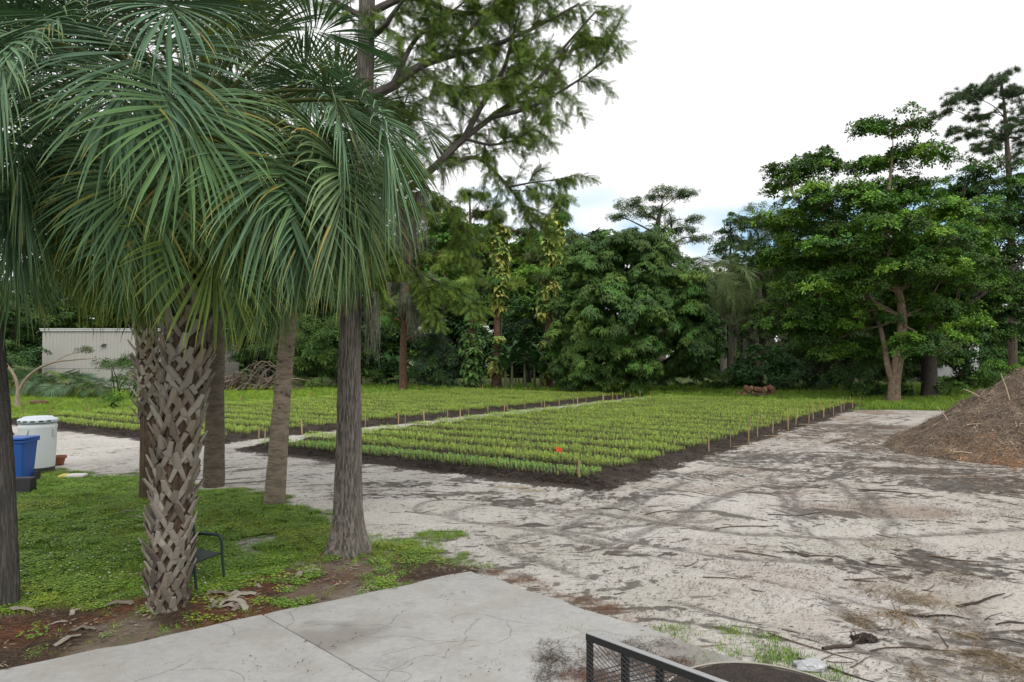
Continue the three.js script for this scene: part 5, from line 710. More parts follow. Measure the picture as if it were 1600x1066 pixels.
{ // loose mulch along the rows facing the yard
  const r = mulberry(725), l = []; for (const [a, b] of BLOCKS) for (let i = 0; i < 5200; i++) { const front = r() < 0.55, u = front ? lerp(a - 0.6, b + 0.4, r()) : a - 0.55 + 0.9 * r(), v = front ? -0.55 + 0.75 * r() : 32 * r(), [x, z] = fxz(u, v); const k = Math.round((v - 0.35) / STEP), q = v - 0.35 - k * STEP; const e = k >= 0 && k < ROWS && u > a - 0.3 && u < b + 0.3 ? smooth(0, 0.55, Math.min(u - a + 0.35, b + 0.35 - u)) * rowTop(u, q, 0.35 + k * STEP) : 0; l.push({ m: pose(V(x, relief(x, z) + Math.max(e, 0) - 0.005, z), V((r() - 0.5) * 0.6, 1, (r() - 0.5) * 0.6).normalize(), r() * 6.28, 0.35 + 0.4 * r()), c: tint(r() < 0.85 ? [0.03, 0.021, 0.016] : [0.09, 0.065, 0.045], 0.6 + 0.9 * r(), 0) }); }
  const g = new THREE.Group(); g.name = 'loose_mulch'; g.userData = { kind: 'stuff', label: 'dark loose mulch crumbs along the edges of the planted field', category: 'mulch' }; scene.add(g); copies('debris', bigChip, litM, l, g);
}
// ================================================================ the heap of wood chips
{
  const cx = 19.6, cz = -22, hgt = (x, z) => { const a = Math.atan2(z - cz, x - cx), q = Math.hypot((x - cx) / 1.02, (z - cz) / 0.95) / (6.5 + 1.6 * (vn(Math.cos(a) * 2 + 5, Math.sin(a) * 2 + 5) - 0.5)); return 4.3 * Math.pow(clamp(1 - q), 1.12) * (0.86 + 0.28 * fbm(x * 0.6, z * 0.6, 3)) + (0.55 * (fbm(x * 0.8 + 24, z * 0.8, 2) - 0.5) + 0.6 * (fbm(x * 1.7 + 4, z * 1.7, 5) - 0.5)) * smooth(1.0, 0.72, q) - 0.03; };
  const n = 170, S = 8.4, p = [], uv = [], ix = []; for (let j = 0; j <= n; j++) for (let i = 0; i <= n; i++) { const x = cx + (i / n * 2 - 1) * S, z = cz + (j / n * 2 - 1) * S; p.push(x - cx, hgt(x, z), z - cz); uv.push(x / 1.6, z / 1.6); }
  for (let j = 0; j < n; j++) for (let i = 0; i < n; i++) { const a = j * (n + 1) + i, b = a + n + 1; ix.push(a, b, a + 1, b, b + 1, a + 1); }
  const g = new THREE.BufferGeometry(); g.setAttribute('position', new THREE.Float32BufferAttribute(p, 3)); g.setAttribute('uv', new THREE.Float32BufferAttribute(uv, 2)); g.setIndex(ix); g.computeVertexNormals();
  const tex = colourTexture(512, 512, (u, v, o) => { const a = vn(u * 90, v * 50), b = vn(u * 44 + 3, v * 100 + 9), q = fbm(u * 8, v * 8, 3), k = 0.55 + 0.9 * q * (0.5 + a); o[0] = 0.15 * k; o[1] = 0.108 * k; o[2] = 0.08 * k; mix3(o, [0.32, 0.25, 0.18], smooth(0.82, 0.92, Math.max(a, b)) * 0.8); mix3(o, [0.05, 0.035, 0.027], smooth(0.62, 0.75, vn(u * 30, v * 30 + 5)) * 0.7); }, true);
  const heap = thing('wood_chip_heap', 'tall brown heap of wood chips and bark at the yard edge', 'heap', V(cx, 0, cz)); part('mound', g, new THREE.MeshStandardMaterial({ map: tex, bumpMap: mulchH, bumpScale: 0.05, roughness: 0.97, side: THREE.DoubleSide }), heap);
  const r = mulberry(730), l1 = [], l2 = []; const orange = gp(1562, 715);
  for (let i = 0; i < 15000; i++) { const x = cx + (r() * 2 - 1) * S * 1.02, z = cz + (r() * 2 - 1) * S; const h = hgt(x, z); if (h < 0.0 && r() < 0.85) continue; const e = 0.08, up = V(hgt(x - e, z) - hgt(x + e, z), 2 * e, hgt(x, z - e) - hgt(x, z + e)).normalize(); const or = Math.exp(-(((x - 13.6) / 0.9) ** 2 + ((z + 19.4) / 1.3) ** 2)) + 0.5 * Math.exp(-(((x - 14.8) / 0.8) ** 2 + ((z + 18.6) / 0.9) ** 2)); const t = r(); const c = r() < or * 0.9 ? [0.27, 0.15, 0.08] : t < 0.5 ? [0.13, 0.095, 0.07] : t < 0.88 ? [0.2, 0.15, 0.11] : [0.36, 0.29, 0.21]; (i % 3 ? l1 : l2).push({ m: pose(V(x - cx, Math.max(h, gh(x, z)) + 0.01, z - cz), up, r() * 6.28, 0.6 + 0.8 * r()), c: tint(c, 0.6 + 0.8 * r(), 0) }); }
  copies('wood_chips', bigChip, litM, l1, heap); copies('bark_shreds', strawG, litM, l2, heap);
  // longer pieces sticking out of it
  const pale = M(0.42, 0.34, 0.24, 0.85); for (let [px, py, d, len, az, el, lab] of [[1530, 620, 22.5, 0.5, 2.6, 0.5, 'short pale stick poking from the ridge of the wood-chip heap'], [1515, 664, 20.5, 0.42, 0.05, 0.05, 'pale forked stick lying on the wood-chip heap'], [1578, 625, 20, 0.9, 1.7, 1.2, 'thin tan stalk standing on the wood-chip heap'], [1480, 655, 23.5, 0.5, 2.2, 0.9, 'thin dark stalk at the foot of the wood-chip heap'], [1512, 708, 19, 0.35, 2.6, 0.0, 'curved pale bark strip low on the wood-chip heap']]) { let q = P(px, py, d); for (let k = 0; k < 60 && q.y < Math.max(hgt(q.x, q.z), 0); k++) q = P(px, py, d -= 0.12); for (let k = 0; k < 60 && q.y > Math.max(hgt(q.x, q.z), 0) + 0.05; k++) q = P(px, py, d += 0.1); const o = V(Math.cos(az) * Math.cos(el), Math.sin(el), -Math.sin(az) * Math.cos(el)); one('stick', tube([o.clone().multiplyScalar(-0.1), o.clone().multiplyScalar(len * 0.5).add(V(0.01, 0.02, 0)), o.clone().multiplyScalar(len)], [0.02, 0.017, 0.01], 6), pale, lab, 'stick', q, 'sticks in the wood-chip heap'); }
}
{ // sticks and bark lying on the sand
  const r = mulberry(740), mats = [[0.07, 0.05, 0.04], [0.11, 0.08, 0.06], [0.16, 0.12, 0.09], [0.05, 0.04, 0.034]].map(c => M(c[0], c[1], c[2], 0.95, { bumpMap: grainH, bumpScale: 0.004 }));
  const stick = (px, py, len, ang, rad, lab, k) => { const c = gp(px, py), pts = []; let a = ang, p = V(-Math.cos(a) * len / 2, 0, Math.sin(a) * len / 2); for (let i = 0; i <= 5; i++) { const x = c.x + p.x, z = c.z + p.z; pts.push(V(p.x, gh(x, z) + rad * 0.7 + 0.01 * r(), p.z)); p = p.clone().add(V(Math.cos(a) * len / 5, 0, -Math.sin(a) * len / 5)); a += (r() - 0.5) * 0.35; } return one('stick', tube(pts, [rad, rad * 0.95, rad * 0.85, rad * 0.7, rad * 0.4], 6, 14), mats[k ?? Math.floor(r() * 4)], lab, 'stick', V(c.x, 0, c.z), 'sticks lying on the sand yard'); };
  const named = [[1165, 823, 1.5, 0.15, 0.02, 'long broken stick lying in the middle of the sand yard'], [1330, 1012, 0.9, 0.25, 0.035, 'thick forked bark piece near the root clump'], [1420, 1012, 1.1, 0.1, 0.014, 'thin branch reaching out from the root clump'], [1265, 1015, 1.2, -0.9, 0.016, 'bent branch lying between trailer gate and root clump'], [1450, 960, 1.1, -0.12, 0.026, 'dark branch across the tan straw patch'], [1540, 940, 1.2, 0.3, 0.03, 'dark driftwood-like branch beside the dark soil patch'], [1310, 1050, 1.0, -0.75, 0.018, 'branch lying beside the white plastic bag'], [1185, 865, 0.9, -0.3, 0.022, 'dark stick on clean sand in mid yard'], [1280, 868, 0.8, -0.25, 0.018, 'slim stick right of the dark stick in mid yard'], [1030, 800, 0.9, 0.4, 0.02, 'short stick below the corner of the front mulch row'], [960, 795, 0.8, -0.6, 0.018, 'crooked stick just below the front mulch row corner'], [1500, 875, 1.0, -0.4, 0.025, 'stick on the dark streaked sand below the heap'], [660, 800, 0.9, 0.1, 0.012, 'thin twig on sand behind the drive cypress'], [1250, 805, 1.6, 0.04, 0.016, 'long thin stick lying level across mid yard'], [700, 832, 0.7, -0.1, 0.014, 'twig beside the small grass patch near the cypress'], [1390, 770, 1.6, -0.6, 0.03, 'half buried branch in the tyre-marked sand'], [1080, 880, 0.4, 0.7, 0.014, 'small curled twig on clean sand'], [1130, 905, 0.7, -0.2, 0.016, 'flat dark twig near the middle of the yard'], [1350, 905, 0.8, 0.2, 0.016, 'twig above the tan straw patch'], [1475, 1000, 0.5, 1.2, 0.012, 'upright-lying twig right of the root clump']];
  for (const [a, b, l, g, rad, lab] of named) stick(a, b, l * 0.8, g, rad * 0.62, lab);
  for (let i = 0; i < 34; i++) { const px = lerp(740, 1600, Math.sqrt(r())), py = lerp(790, 1040, r()), g = gp(px, py); if (SLAB(g.x, g.z) > -0.1) continue; stick(px, py, 0.15 + 0.4 * r(), (r() - 0.5) * 1.4, 0.004 + 0.007 * r(), px < 1050 ? 'small dark twig on the pale sand between drive and field' : px < 1330 ? 'small dark twig on the sand in the middle of the yard' : 'small dark twig on the streaked sand below the heap'); }
  { // root clump
    const c = gp(1350, 1000), t = thing('root_clump', 'tangled dark root clump on the sand near the tan straw', 'root', V(c.x, gh(c.x, c.z), c.z)); for (let i = 0; i < 22; i++) { const a = r() * 6.28, l = 0.06 + 0.2 * r() * r(), o = V((r() - 0.5) * 0.22, 0.01, (r() - 0.5) * 0.14); part('root', tube([o, o.clone().add(V(Math.cos(a) * l * 0.5, 0.02 + 0.03 * r(), Math.sin(a) * l * 0.5)), o.clone().add(V(Math.cos(a + r() - 0.5) * l, 0.02 * r(), Math.sin(a + r() - 0.5) * l))], [0.007, 0.006, 0.002], 5, 6), mats[i % 4], t); } { const g = new THREE.IcosahedronGeometry(0.1, 3), q = g.attributes.position; for (let i = 0; i < q.count; i++) { const k = 0.6 + 0.8 * vn3(q.getX(i) * 22 + 3, q.getY(i) * 22, q.getZ(i) * 22); q.setXYZ(i, q.getX(i) * k * 1.4, q.getY(i) * k * 0.45, q.getZ(i) * k); } g.computeVertexNormals(); part('soil_clod', g, mulchMat, t); } }
  const lath = M(0.4, 0.31, 0.19, 0.85); for (const [px, py, len, a, lab] of [[1271, 664, 1.4, 0.05, 'pale board lying at the field edge, farthest of three'], [1205, 681, 1.3, 0.1, 'pale board lying at the field edge, middle of three'], [1168, 697, 1.1, 0.25, 'pale board lying at the field edge, nearest of three'], [800, 763, 0.9, -0.15, 'pale lath lying against the front mulch row'], [830, 768, 0.7, -0.1, 'short pale lath beside the long one at the front mulch row']]) { const c = gp(px, py); one('wooden_lath', box(len, 0.018, 0.035, 0, 0, 0, 0, 0, 0, 0.003), lath, lab, 'board', V(c.x, gh(c.x, c.z) + 0.03, c.z), 'laths on the ground', a); }
}
{ // fallen leaf bases and scraps round the thick palm
  const r = mulberry(750), geos = [0, 1, 2].map(i => { const B = new Build(), q = mulberry(760 + i), pts = [], nr = [], wd = [], tk = []; for (let k = 0; k <= 5; k++) { const f = k / 5; pts.push(V((f - 0.5) * 0.34, 0.02 + 0.04 * Math.sin(f * 3.1) * q(), 0.05 * Math.sin(f * 4 + i))); nr.push(V(0, 1, 0.3 * (q() - 0.5))); wd.push(lerp(0.05, 0.1, f) * (f > 0.9 ? 0.6 : 1)); tk.push(0.014); } sweep(B, pts, nr, wd, tk, [1, 0.97, 0.92]); return B.done(); });
  const put = (px, py, lab, group) => { const c = gp(px, py); const o = one('fallen_leaf_base', geos[Math.floor(r() * 3)], bootMats[Math.floor(r() * 4)], lab, 'palm debris', V(c.x, gh(c.x, c.z) + 0.02, c.z), group, r() * 6.28); o.scale.setScalar(0.55 + 0.5 * r()); };
  for (let i = 0; i < 16; i++) put(330 + 55 * r(), 928 + 26 * r(), 'dry palm leaf base in the heap between thick palm and drive', 'leaf bases heaped by the thick palm');
  for (const [x, y, l] of [[118, 960, 'dry palm leaf base on pine straw near the lawn edge'], [185, 950, 'dry palm leaf base just left of the thick palm foot'], [105, 1005, 'torn palm leaf base on the reddest pine straw'], [90, 978, 'small palm leaf base on bare soil by the lawn'], [405, 918, 'pale palm leaf base at the drive edge, outside the heap'], [385, 900, 'palm leaf base beside the garden chair legs'], [475, 900, 'dry leaf base on straw halfway from chair to cypress'], [35, 957, 'dry leaf base beside the plain dark palm'], [490, 893, 'pale leaf base on straw near the cypress foot'], [130, 988, 'long leaf base lying on the pine straw strip'], [215, 812, 'dry leaf base behind the thick palm on bare soil'], [200, 803, 'second dry leaf base behind the thick palm']]) put(x, y, l, 'leaf bases scattered on the straw');
}
// ================================================================ steel gate, planter, plastic bag
{
  const base = V(0.55, 0, -5.0), t = thing('trailer_gate', 'black steel mesh ramp gate standing at the bottom of the drive', 'gate', base), u = V(0.7071, 0, 0.7071), L = 1.95, top = 1.17, steel = M(0.009, 0.009, 0.01, 0.6), worn = M(0.34, 0.34, 0.35, 0.6, { bumpMap: grainH, bumpScale: 0.001 }); t.rotation.y = -Math.PI / 4; // local x runs along the gate
  part('top_rail', box(L, 0.05, 0.05, L / 2, top - 0.025, 0, 0, 0, 0, 0.004), steel, t); part('rail_cap', box(L - 0.01, 0.004, 0.046, L / 2, top + 0.0022, 0), worn, t, 'scuffed grey top face'); part('bottom_rail', box(L, 0.05, 0.05, L / 2, 0.09, 0, 0, 0, 0, 0.004), steel, t);
  for (const s of [0.02, 0.33, 0.61, 0.9, 1.2, 1.5, L - 0.02]) part('upright', box(s === 0.02 ? 0.04 : 0.05, top - 0.166, 0.036, s, (top - 0.05 + 0.115) / 2, 0, 0, 0, 0, 0.003), steel, t);
  const list = [], y0 = 0.11, y1 = top - 0.05, sl = Math.tan(0.5); for (const s of [-1, 1]) for (let k = -1.4; k < L + 1.4; k += 0.06) { let xa = Math.max(0.02, s > 0 ? k : k - (y1 - y0) / sl), xb = Math.min(L - 0.02, s > 0 ? k + (y1 - y0) / sl : k); if (xb - xa < 0.02) continue; const Y = x => s > 0 ? y0 + (x - k) * sl : y0 + (k - x) * sl; list.push(bar(V(xa, Y(xa), 0.027), V(xb, Y(xb), 0.027), 0.0036, 4)); }
  part('mesh_panel', merge(list), M(0.05, 0.05, 0.055, 0.5), t).userData.kind = 'stuff';
  part('foot', box(0.1, 0.04, 0.1, 0.02, 0.052, 0), steel, t); part('foot', box(0.1, 0.04, 0.1, L - 0.02, 0.052, 0), steel, t);
}
{
  const c = V(2.25, 0, -6.05), t = thing('mulch_planter', 'round dark mulch bed with thin pale edging beside the trailer gate', 'planting bed', c), n = 64, m = 10, p = [0, 0.13, 0], uv = [0, 0], ix = [];
  for (let j = 1; j <= m; j++) for (let i = 0; i < n; i++) { const a = i / n * 6.2832, q = 0.9 * j / m; p.push(Math.cos(a) * q, 0.13 - 0.07 * (j / m) ** 2 + 0.03 * (vn(Math.cos(a) * q * 9 + 9, Math.sin(a) * q * 9 + 9) - 0.5), Math.sin(a) * q); uv.push(Math.cos(a) * q, Math.sin(a) * q); }
  for (let i = 0; i < n; i++) { ix.push(0, 1 + (i + 1) % n, 1 + i); for (let j = 1; j < m; j++) { const a = 1 + (j - 1) * n + i, b = 1 + (j - 1) * n + (i + 1) % n; ix.push(a, b, a + n, b, b + n, a + n); } }
  const g = new THREE.BufferGeometry(); g.setAttribute('position', new THREE.Float32BufferAttribute(p, 3)); g.setAttribute('uv', new THREE.Float32BufferAttribute(uv, 2)); g.setIndex(ix); g.computeVertexNormals(); part('mulch', g, mulchMat, t);
  const ring = new THREE.TorusGeometry(0.92, 0.009, 6, 72); ring.rotateX(Math.PI / 2); ring.translate(0, 0.07, 0); const wall = new THREE.CylinderGeometry(0.925, 0.925, 0.14, 64, 1, true); wall.translate(0, 0, 0); part('edging', merge([ring, wall]), M(0.4, 0.37, 0.31, 0.9), t);
}
{ const c = gp(1266, 1046), g = new THREE.IcosahedronGeometry(0.095, 5), q = g.attributes.position, v = V(0, 0, 0); for (let i = 0; i < q.count; i++) { v.fromBufferAttribute(q, i); const k = 0.7 + 0.7 * vn3(v.x * 18 + 3, v.y * 18, v.z * 18) + 0.25 * vn3(v.x * 50, v.y * 50 + 4, v.z * 50); v.multiplyScalar(k); q.setXYZ(i, v.x * 1.35, Math.max(v.y * 0.55, -0.02) + 0.03, v.z * 0.85); } g.computeVertexNormals(); one('plastic_bag', g, M(0.4, 0.41, 0.43, 0.3), 'crumpled white plastic bag on grass beside the mulch bed', 'bag', V(c.x, gh(c.x, c.z), c.z)); }
// ================================================================ bins and pots on the lawn
{
  const c = gp(27, 755), t = thing('wheeled_bin', 'blue plastic wheeled bin with closed lid beside the white drum', 'bin', V(c.x, gh(c.x, c.z), c.z), null, 0.12), blue = M(0.012, 0.085, 0.36, 0.45), dark = M(0.02, 0.02, 0.02, 0.7);
  const b = box(0.6, 1.0, 0.66, 0, 0.56, 0, 0, 0, 0, 0.045), q = b.attributes.position; for (let i = 0; i < q.count; i++) { const k = lerp(0.78, 1, clamp((q.getY(i) - 0.06) / 1)); q.setX(i, q.getX(i) * k); q.setZ(i, q.getZ(i) * k); } b.computeVertexNormals(); part('body', b, blue, t); part('rim', box(0.65, 0.06, 0.71, 0, 1.05, 0, 0, 0, 0, 0.015), blue, t); const lid = part('lid', box(0.66, 0.07, 0.75, 0, 1.115, 0.01, -0.03, 0, 0, 0.03), blue, t); part('handle', bar(V(-0.25, 1.05, -0.41), V(0.25, 1.05, -0.41), 0.018, 8), blue, t); for (const s of [-1, 1]) { const w = new THREE.CylinderGeometry(0.13, 0.13, 0.06, 18); w.rotateZ(Math.PI / 2); w.translate(s * 0.3, 0.13, -0.26); part('wheel', w, dark, t); }
}
{
  const c = gp(58, 738), t = thing('plastic_drum', 'large white plastic drum with pale lid and black foot on the lawn', 'drum', V(c.x, gh(c.x, c.z), c.z)), white = M(0.62, 0.66, 0.68, 0.42), dark = M(0.025, 0.03, 0.03, 0.6);
  const pr = [[0, 0.14], [0.39, 0.14], [0.4, 0.17], [0.43, 0.7], [0.435, 1.15], [0.45, 1.2], [0.45, 1.27], [0.425, 1.3], [0.425, 1.34], [0, 1.34]].map(([x, y]) => new THREE.Vector2(x, y)); part('barrel', new THREE.LatheGeometry(pr, 48), white, t);
  part('lid', new THREE.LatheGeometry([[0, 1.345], [0.4, 1.345], [0.46, 1.35], [0.465, 1.42], [0.44, 1.45], [0.36, 1.47], [0.34, 1.5], [0, 1.51]].map(([x, y]) => new THREE.Vector2(x, y)), 48), M(0.58, 0.64, 0.7, 0.4), t); part('foot', new THREE.CylinderGeometry(0.395, 0.4, 0.15, 40).translate(0, 0.07, 0), dark, t);
  for (const a of [0.35, 0.75, 1.15, 1.55, 1.95, 2.35]) { const s = box(0.1, 0.035, 0.008, 0, 1.4, 0.467); s.rotateY(a - 1.2); part('vent_slot', s, dark, t); }
  for (const a of [-1.45, 1.5]) { const h = box(0.05, 0.2, 0.03, 0, 1.08, 0.46, 0, 0, 0, 0.01); h.rotateY(a); part('handle', h, M(0.5, 0.53, 0.55, 0.5), t); } part('strap', tube([V(0.06, 1.18, 0.43), V(0.03, 1.05, 0.445), V(-0.01, 0.93, 0.445), V(0.0, 0.86, 0.44)], [0.008, 0.007, 0.006], 5), dark, t);
}
{ const c = gp(92, 727), t = thing('flower_pot', 'terracotta flower pot beside the white drum', 'pot', V(c.x, gh(c.x, c.z), c.z)), clay = M(0.26, 0.1, 0.055, 0.85, { bumpMap: grainH, bumpScale: 0.002 }); part('pot', new THREE.LatheGeometry([[0, 0.01], [0.11, 0.01], [0.16, 0.2], [0.19, 0.2], [0.195, 0.27], [0.165, 0.27], [0.16, 0.2]].map(([x, y]) => new THREE.Vector2(x, y)), 32), clay, t); part('soil', new THREE.CylinderGeometry(0.155, 0.14, 0.03, 24).translate(0, 0.205, 0), mulchMat, t); }
{ const c = gp(33, 770), t = thing('black_box', 'open black plastic box tipped in front of the blue bin', 'box', V(c.x, gh(c.x, c.z), c.z), null, 0.15), k = M(0.012, 0.012, 0.013, 0.5), b = box(0.5, 0.32, 0.3, 0, 0.17, 0, 0, 0, 0, 0.01), q = b.attributes.position; for (let i = 0; i < q.count; i++) if (q.getY(i) > 0.2) { q.setX(i, q.getX(i) * 0.88 + 0.02); q.setZ(i, q.getZ(i) * 0.85 - 0.03); } b.computeVertexNormals(); part('body', b, k, t); part('top_plate', box(0.4, 0.012, 0.2, 0.02, 0.338, -0.03), M(0.05, 0.05, 0.05, 0.5), t); }
{ const c = gp(113, 747), t = thing('feed_sack', 'flat white sack with yellow band lying on the lawn', 'sack', V(c.x, gh(c.x, c.z), c.z), null, 0.15), mk = (w, x) => { const g = box(w, 0.09, 0.32, x, 0.06, 0, 0, 0, 0, 0.04); return g; }; part('sack', mk(0.42, 0.1), M(0.62, 0.62, 0.58, 0.7), t); part('yellow_band', mk(0.2, -0.2), M(0.6, 0.5, 0.12, 0.7), t); }
{ // garden chair behind the thick palm
  const c = gp(303, 914), t = thing('garden_chair', 'dark green metal garden chair half behind the thick palm', 'chair', V(c.x, gh(c.x, c.z), c.z), null, -0.35), m = M(0.012, 0.03, 0.028, 0.45), m2 = M(0.015, 0.025, 0.025, 0.6); // faces local +x
  part('seat', box(0.46, 0.025, 0.46, 0.02, 0.41, 0, 0, 0, -0.05, 0.008), m2, t); const bk = box(0.03, 0.46, 0.44, -0.25, 0.65, 0, 0, 0, 0.17, 0.008); part('backrest', bk, m2, t);
  for (const s of [-0.25, 0.25]) { part('leg', tube([V(0.3, 0, s), V(0.26, 0.3, s), V(0.24, 0.6, s)], [0.018, 0.018, 0.018], 8), m, t); part('leg', tube([V(-0.3, 0, s), V(-0.24, 0.35, s), V(-0.28, 0.85, s)], [0.018, 0.018, 0.018], 8), m, t); part('armrest', tube([V(0.235, 0.59, s), V(0.2, 0.635, s), V(-0.05, 0.64, s), V(-0.26, 0.62, s)], [0.02, 0.024, 0.022, 0.018], 8), m, t); }
}
// ================================================================ beyond the field on the other side: shed, fence, palmettos, bare tree, brush
{
  const d = 58, k = d / F, x0 = P(66, 600, d).x, x1 = P(268, 600, d).x, w = x1 - x0, t = thing('metal_shed', 'long pale metal shed with ribbed walls behind the palmettos', 'building', V(x0, -0.05, -d)), wallM = M(0.44, 0.425, 0.4, 0.55), trimM = M(0.62, 0.64, 0.64, 0.4), top = 5.15;
  const n = Math.ceil(w / 0.92), rib = i => { const sh = new THREE.Shape(), pw = w / n; sh.moveTo(0, 0); for (let q = 0; q < 3; q++) { const a = q * pw / 3; sh.lineTo(a + pw / 3 * 0.62, 0); sh.lineTo(a + pw / 3 * 0.7, 0.045); sh.lineTo(a + pw / 3 * 0.88, 0.045); sh.lineTo(a + pw / 3 * 0.96, 0); } sh.lineTo(pw - 0.004, 0); sh.lineTo(pw - 0.004, -0.05); sh.lineTo(0, -0.05); return new THREE.ExtrudeGeometry(sh, { depth: top, bevelEnabled: false }); };
  const pg = rib(0); pg.rotateX(-Math.PI / 2); pg.scale(1, 1, -1); { const ix = pg.index; pg.computeVertexNormals(); }
  for (let i = 0; i < n; i++) { const o = part('wall_panel', pg, wallM, t); o.position.set(i * w / n, 0, 0); }
  part('side_wall', box(0.08, top, 14, -0.05, top / 2, -7.06), wallM, t); part('side_wall', box(0.08, top, 14, w + 0.05, top / 2, -7.06), wallM, t); part('back_wall', box(w, top, 0.08, w / 2, top / 2, -14), wallM, t); part('eave_trim', box(w + 0.3, 0.2, 0.16, w / 2, top + 0.08, 0.06), trimM, t); const rf = part('roof', box(w + 0.4, 0.08, 14.4, w / 2, top + 0.42, -7, 0.035, 0, 0), trimM, t);
  const lp = P(162, 538, d - 0.2); part('wall_lamp', merge([box(0.3, 0.18, 0.14, lp.x - x0, lp.y, 0.14, 0, 0, 0, 0.03), box(0.12, 0.16, 0.12, lp.x - x0 - 0.2, lp.y - 0.1, 0.16, 0, 0.4, 0.4, 0.02)]), M(0.07, 0.07, 0.07, 0.6), t);
}
{ // wire fence in front of the shed
  const d = 54, a = P(20, 600, d), e = P(345, 600, d), t = thing('wire_fence', 'grey wire fence with thin posts in front of the metal shed', 'fence', V(a.x, 0, -d)), L = e.x - a.x, m = M(0.2, 0.2, 0.2, 0.5, { metalness: 0.6 }); for (let x = 0; x <= L; x += 2.6) part('post', bar(V(x, -0.1, 0), V(x, 2.0, 0), 0.035, 7), m, t); part('top_rail', bar(V(0, 1.98, 0), V(L, 1.98, 0), 0.022, 6), m, t); const l = []; for (let s of [-1, 1]) for (let x = -2; x < L + 2; x += 0.22) { const xa = clamp(x, 0, L), xb = clamp(x + s * 1.9, 0, L); l.push(bar(V(xa, 0.06 + Math.abs(xa - x), 0.01), V(xb, 0.06 + Math.abs(xb - x) , 0.01), 0.004, 3)); } part('wire_mesh', merge(l), m, t).userData.kind = 'stuff';
}
function palmetto(px, py, depth, label, n, sc, seed) { const b = P(px, py, depth).setY(0), t = thing('saw_palmetto', label, 'shrub', b, 'palmettos by the shed'), r = mulberry(seed); for (let i = 0; i < n; i++) { const cls = Math.floor(r() * 4), sh = FROND[cls][i % 3], f = part('frond', sh.blade, frondMats[i % 4], t); f.position.set((r() - 0.5) * 1.6 * sc, 0.15 + r() * 0.5, (r() - 0.5) * 1.4 * sc); f.rotation.y = r() * 6.28; f.scale.setScalar(sc * (0.7 + 0.4 * r())); part('petiole', sh.petiole, petMat, f); } }
palmetto(112, 618, 50, 'largest saw palmetto clump in front of the metal shed', 34, 1.0, 801); palmetto(72, 616, 51, 'saw palmetto clump by the near corner of the shed', 26, 0.95, 802); palmetto(142, 620, 49, 'low saw palmetto clump between the fence posts', 22, 0.7, 803); palmetto(36, 614, 52, 'saw palmetto clump behind the bare forked tree', 26, 1.1, 804); palmetto(180, 615, 51, 'small saw palmetto clump beside the booted palms', 14, 0.8, 805);
shrub('shrub', 'loose pale shrub before the shed wall', 190, 615, 48, [[178, 572, 18, 12], [196, 585, 20, 16], [190, 605, 22, 10], [210, 570, 18, 16]], LEAF.small, [C.grey[1], C.oak[1], C.bright[2]], 811, { dens: 0.9 });
shrub('shrub', 'small bright green bush at the corner of the far block', 183, 632, 40, [[183, 622, 12, 8], [176, 627, 8, 5]], LEAF.small, C.bright, 812, { sub: 0.4, dens: 3, size: 0.7 });
shrub('shrub', 'dark shrub at the near corner of the shed', 20, 612, 56, [[20, 560, 36, 30], [40, 580, 24, 24], [-10, 580, 36, 30]], LEAF.broad, [C.dark[1], C.oak[0]], 813);
{ // bare forked tree
  const b = gp(27, 636), d = -b.z, q = (x, y) => P(x, y, d).sub(b), t = thing('bare_tree', 'bare pale forked tree arching over the grass before the palmettos', 'tree', b.clone().setY(gh(b.x, b.z))), m = barkM(0.3, 0.24, 0.175, 0.01);
  part('trunk', tube([V(0, -0.1, 0), q(27, 622), q(28, 612)], [0.2, 0.13, 0.11], 10), m, t); part('limb', tube([q(28, 614), q(24, 592), q(12, 572), q(-6, 552), q(-20, 545)], [0.1, 0.085, 0.07, 0.05, 0.03], 8), m, t); part('limb', tube([q(28, 614), q(38, 595), q(58, 577), q(84, 566), q(118, 562), q(150, 560)], [0.1, 0.085, 0.075, 0.06, 0.04, 0.02], 8), m, t); part('limb', tube([q(84, 566), q(105, 555), q(125, 550), q(140, 543)], [0.03, 0.025, 0.018, 0.008], 6), m, t);
  crown(t, LEAF.small, [blob(168, 572, 14, 10, d, b), blob(136, 546, 6, 4, d, b)], { seed: 821, cols: C.grey, dens: 1.6, sub: 0.4, per: 5, size: 0.7 });
}
{ const c = gp(37, 634); one('fallen_log', tube([V(-0.5, 0.12, 0), V(0, 0.14, 0.04), V(0.5, 0.12, 0)], [0.13, 0.14, 0.12], 10), barkRed, 'short brown log lying beside the bare forked tree', 'log', V(c.x + 0.4, gh(c.x, c.z), c.z - 0.8)); }
{ // brush heap at the edge of the woods
  const b = P(400, 616, 57).setY(0), t = thing('brush_heap', 'grey heap of cut branches at the edge of the woods behind the palms', 'brush', b), r = mulberry(831), ms = [barkM(0.2, 0.16, 0.13, 0.01), barkM(0.13, 0.1, 0.08, 0.01), barkM(0.26, 0.19, 0.13, 0.01)];
  for (let i = 0; i < 70; i++) { const x = (r() - 0.5) * 6.5, h = 0.3 + 2.4 * r() * (1 - Math.abs(x) / 5), l = 1 + 2.2 * r(), a = (r() - 0.5) * 1.2; part('branch', tube([V(x - l * 0.5, 0.05 + h * 0.25 * r(), (r() - 0.5) * 2), V(x, h, (r() - 0.5) * 1.6), V(x + l * 0.6 * Math.cos(a), h * (0.3 + 0.7 * r()), (r() - 0.5) * 2 + Math.sin(a))], [0.045 + 0.03 * r(), 0.04, 0.012], 5, 8), ms[i % 3], t); }
}
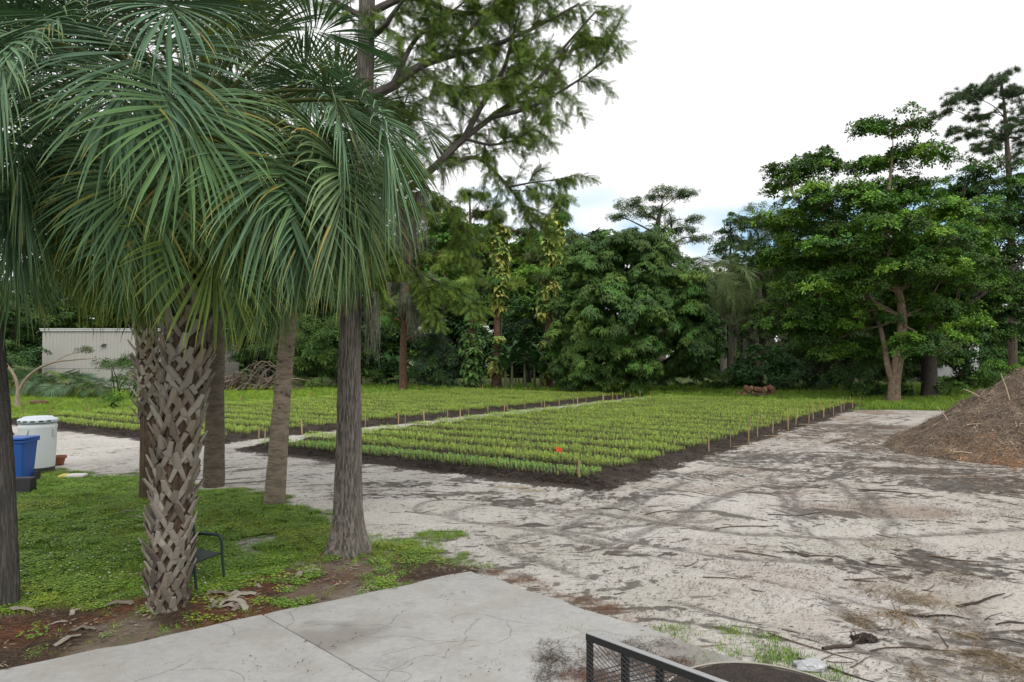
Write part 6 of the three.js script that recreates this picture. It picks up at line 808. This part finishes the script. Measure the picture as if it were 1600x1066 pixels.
{ // cut logs in front of the bright bush
  const r = mulberry(841), bark = M(0.2, 0.1, 0.06, 0.9, { bumpMap: grainH, bumpScale: 0.01 }), cut = M(0.36, 0.22, 0.12, 0.85), g = new THREE.CylinderGeometry(0.2, 0.21, 0.5, 14), e = new THREE.CylinderGeometry(0.17, 0.17, 0.512, 14);
  for (let i = 0; i < 14; i++) { const row = i < 8 ? 0 : 1, c = P(1156 + (row ? 10 : 0) + (row ? i - 8 : i) * (row ? 7.5 : 6.6), 626, 50); const l = thing('cut_log', 'short reddish cut log in the heap before the bright bush', 'log', V(c.x + (r() - 0.5) * 0.25, 0.2 + row * 0.3 + 0.1 * r() * row, c.z + (r() - 0.5) * 0.7), 'heap of cut logs'); l.rotation.set(Math.PI / 2 + (r() - 0.5) * 1.6, (r() - 0.5) * 2.4, (r() - 0.5) * 1.6); l.scale.set(0.8 + 0.4 * r(), 1, 0.8 + 0.4 * r()); part('bark', g, bark, l); part('cut_face', e, cut, l); }
  const s = P(1190, 627, 49), st = new THREE.IcosahedronGeometry(0.32, 2), q = st.attributes.position; for (let i = 0; i < q.count; i++) { const k = 0.75 + 0.5 * vn3(q.getX(i) * 5 + 3, q.getY(i) * 5, q.getZ(i) * 5); q.setXYZ(i, q.getX(i) * k * 1.5, q.getY(i) * k * 0.7, q.getZ(i) * k); } st.computeVertexNormals(); one('stump', st, M(0.09, 0.05, 0.035, 0.95), 'dark root stump at the foot of the cut log heap', 'stump', V(s.x, 0.16, s.z));
}
{ // far white building seen through the trees
  const a = P(1490, 600, 92).setY(0), t = thing('far_building', 'white building glimpsed between dark tree and pine', 'building', a), w = M(0.62, 0.63, 0.64, 0.7); part('wall', box(7, 6.5, 6, 0, 3.2, -3), w, t); part('roof', box(7.6, 0.25, 6.6, 0, 6.6, -3, 0.05), M(0.4, 0.42, 0.44, 0.5), t); for (const [x, y] of [[-2, 1.8], [0.8, 1.8], [-2, 4.6], [0.8, 4.6]]) { const win = part('window', box(1.3, 1.3, 0.1, x, y, 0.03), M(0.55, 0.55, 0.55, 0.6), t); part('pane', box(1.1, 1.1, 0.04, x, y, 0.07), M(0.03, 0.04, 0.05, 0.1), win); }
}
scene.traverse(o => { if (o.isMesh) { o.castShadow = true; o.receiveShadow = true; } });
renderer.render(scene, camera);
